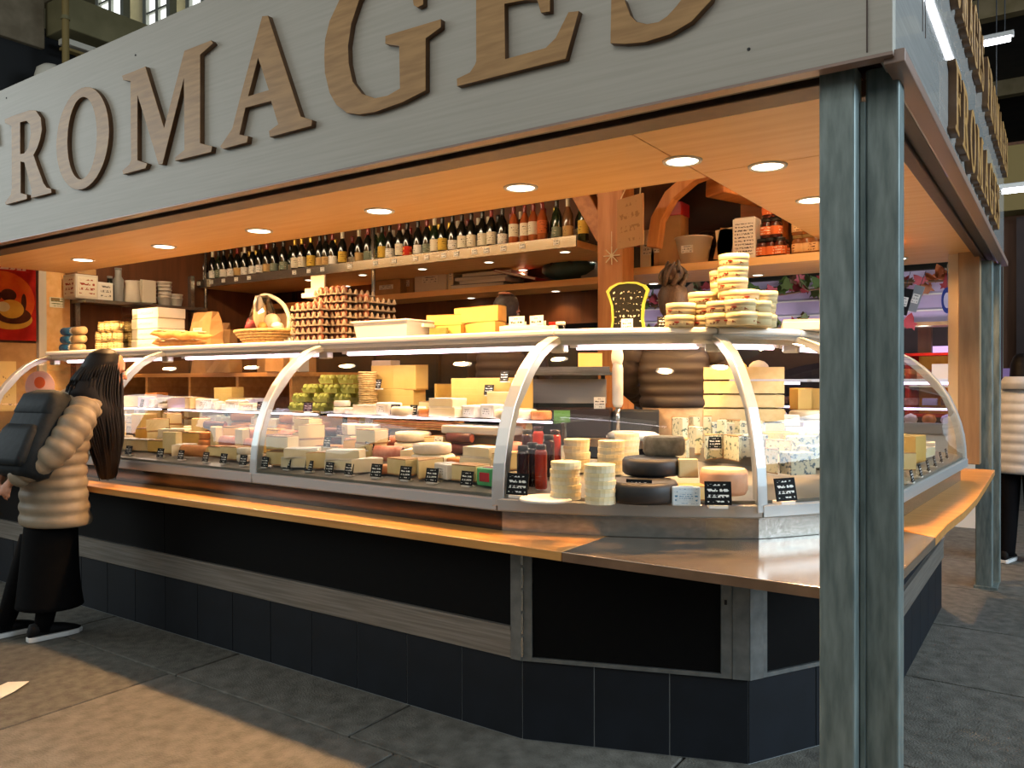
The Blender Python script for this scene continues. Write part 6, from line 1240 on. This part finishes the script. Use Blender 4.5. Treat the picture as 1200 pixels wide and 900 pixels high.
for i, (x, y) in enumerate(((-1.42, 9.45), (-1.12, 9.45), (-1.28, 9.9), (-.95, 9.9), (-2.1, 9.45), (-2.8, 9.45), (-3.5, 9.45))):
    PS.put((x, y, 2.03), 0, 'small ceiling spot of the neighbouring stall, %s counting from the right' % ORD[i], 'spots of the neighbouring stall', 2.4)
def ncase(x, lab):
    c = thing('neighbour_case', lab, 'display case', (x, NY-.1, 0))
    MB().box((0, .3, .45), (1.6, .7, .9)).build('base', 'white', c); MB().box((0, .35, 1.42), (1.6, .5, .03)).build('top', 'white', c); MB().box((0, -.05, .95), (1.6, .06, .1)).build('front_strip', 'aluminium', c)
    MB().add([(-.8, -.06, .98), (.8, -.06, .98), (.8, .1, 1.41), (-.8, .1, 1.41)], [(0, 1, 2, 3)]).build('glass_pane', 'pane_glass', c); MB().box((0, .32, 1.15), (1.55, .4, .015)).build('shelf', 'shelf_glass', c)
    MB().tube([(-.7, .2, 1.39), (.7, .2, 1.39)], .014, 8).build('lamp_tube', 'violet_tube', c); MB().tube([(-.7, .2, 1.13), (.7, .2, 1.13)], .012, 8).build('lamp_tube', 'violet_tube', c)
    for i in range(9): MB().ball((-.7+.17*i, .25, .97+.05), (.07, .08, .06), 8).build('packed_food', ['pink_meat', 'snow', 'orange_cheese', 'lilac_paper'][i % 4], c, smooth=True)
    for i in range(9): MB().box((-.7+.17*i, .32, 1.20), (.13, .12, .07)).build('packed_food', ['snow', 'pink_meat', 'lilac_paper', 'rind_brown'][i % 4], c)
ncase(-1.45, 'violet-lit glass case of the neighbouring stall, right one'); ncase(-3.1, 'violet-lit glass case of the neighbouring stall, middle one behind crates'); ncase(-4.75, 'violet-lit glass case of the neighbouring stall behind the timber post')
l = bpy.data.lights.new('case_glow', 'AREA'); l.shape = 'RECTANGLE'; l.size = 4.2; l.size_y = .2; l.energy = 26; l.color = (.92, .80, 1); lo = bpy.data.objects.new('case_glow', l); col.objects.link(lo); lo.parent = ns; lo.location = (-2.9, NY-.45, 1.5); lo.rotation_euler = (rad(150), 0, 0)
rcab = thing('red_cabinet', 'small red framed lit cabinet inside the neighbouring stall', 'cabinet', (-1.15, NY+1.2, 1.0), rad(-14))
for sx in (-.3, .3): MB().box((sx, 0, .36), (.04, .3, .72)).build('side', 'poster_red', rcab)
MB().box((0, 0, .71), (.64, .32, .03)).build('top', 'poster_red', rcab); MB().box((0, .14, .36), (.6, .02, .7)).build('back', 'poster_cheese', rcab); MB().box((0, 0, .35), (.58, .28, .02)).build('shelf', 'white', rcab); MB().box((.05, -.05, .5), (.2, .1, .2)).build('packet', 'white', rcab); MB().box((-.15, -.05, .46), (.12, .1, .16)).build('packet', 'pink_meat', rcab); MB().box((0, 0, .02), (.6, .3, .03)).build('floor_board', 'poster_red', rcab)
# vine garland hung along the header: each leaf its own piece
vg = thing('vine_garland', 'garland of green, orange and red vine leaves along the lilac header', 'garland', (-2.9, NY-.12, 2.35))
MB().tube(smooth_path([(-2.1, 0, .05), (-1.4, -.02, .0), (-.6, 0, .08), (.2, -.02, .0), (1.0, 0, .06), (2.1, 0, .04)]), .012, 6).build('vine', 'leaf_brown', vg, smooth=True)
leaf = [(0, 0), (.035, .02), (.07, .0), (.06, .04), (.085, .07), (.045, .075), (.03, .12), (0, .16), (-.03, .12), (-.045, .075), (-.085, .07), (-.06, .04), (-.07, 0), (-.035, .02)]
lm = {}
rnd_ = random.Random(5)
for i in range(170):
    x = rnd_.uniform(-2.1, 2.1); right = x > 1.2
    m_ = rnd_.choice(['leaf_orange', 'leaf_red', 'leaf_orange', 'leaf_brown'] if right and x > 1.62 else ['leaf_green', 'leaf_green', 'leaf_brown', 'leaf_red'])
    low = rnd_.random() < .3
    if m_ not in lm:
        o = MB().prism([(p[0], p[1]-.02) for p in leaf], -.002, .002).build('vine_leaf', m_, vg); lm[m_] = o
    else:
        o = lm[m_].copy(); col.objects.link(o)
    o.location = (x, rnd_.uniform(-.07, .05), -.36+rnd_.uniform(-.04, .06) if low else rnd_.uniform(-.1, .14)); o.rotation_euler = (rad(90)+rnd_.uniform(-.9, .9), rnd_.uniform(-.6, .6), rnd_.uniform(-1, 1)); s_ = rnd_.uniform(.6, 1.15); o.scale = (s_,)*3
def hang(u, v, y, w_, h_, m_, lab, rot=0, oval=False):
    p = at(u, v, y=y); t = thing('hanging_sign', lab, 'sign', p, 0)
    if oval: MB().lathe([(w_*.5, -.008), (w_*.5, .008)], 22, T=Matrix.Scale(h_/w_, 4, (0, 0, 1)) @ Matrix.Rotation(PI/2, 4, 'X')).build('disc', m_, t); MB().lathe([(w_*.3, -.0), (w_*.3, .0105)], 22, T=Matrix.Scale(h_/w_, 4, (0, 0, 1)) @ Matrix.Rotation(PI/2, 4, 'X')).build('pale_centre', 'lilac_paper', t)
    else: MB().box((0, 0, 0), (w_, .015, h_)).build('board', m_, t); MB().box((0, -.009, 0), (w_*.7, .002, h_*.35)).build('print', 'carton_grey', t)
    MB().tube([(0, 0, h_/2), (0, .03, 2.5-p.z)], .003, 4).build('cord', 'black', t); t.rotation_euler = (0, rot, 0)
mat('deep_blue', '2f3f86', rough=.4)
hang(1057, 353, 8.7, .15, .26, 'black', 'black sign hanging askew from vine garland', rad(14)); hang(1073, 350, 8.72, .09, .26, 'grey_plastic', 'narrow grey sign hanging beside the black one', rad(18)); hang(1110, 352, 8.7, .10, .25, 'deep_blue', 'oval blue and white sign hanging from the garland', 0, True); hang(978, 378, 8.7, .18, .14, 'black', 'small dark sign hanging under the garland behind the corner post', 0)
# paper scrap on the pavement
t = thing('paper_scrap', 'white paper scrap lying on the lit pavement at lower left', 'litter', at(10, 810, z=0)+V((0, 0, .002)), rad(30))
MB().loft([[V((x, y, z)) for x, y, z in q] for q in (((-.06, -.035, 0), (.02, -.045, 0), (.02, -.045, .002), (-.06, -.035, .002)), ((-.05, .0, .006), (.035, -.01, .004), (.035, -.01, .006), (-.05, 0, .008)), ((-.055, .04, .001), (.02, .045, .002), (.02, .045, .004), (-.055, .04, .003)))]).build('sheet', 'paper_white', t); t.scale = (1.3, 2.3, 1.6)
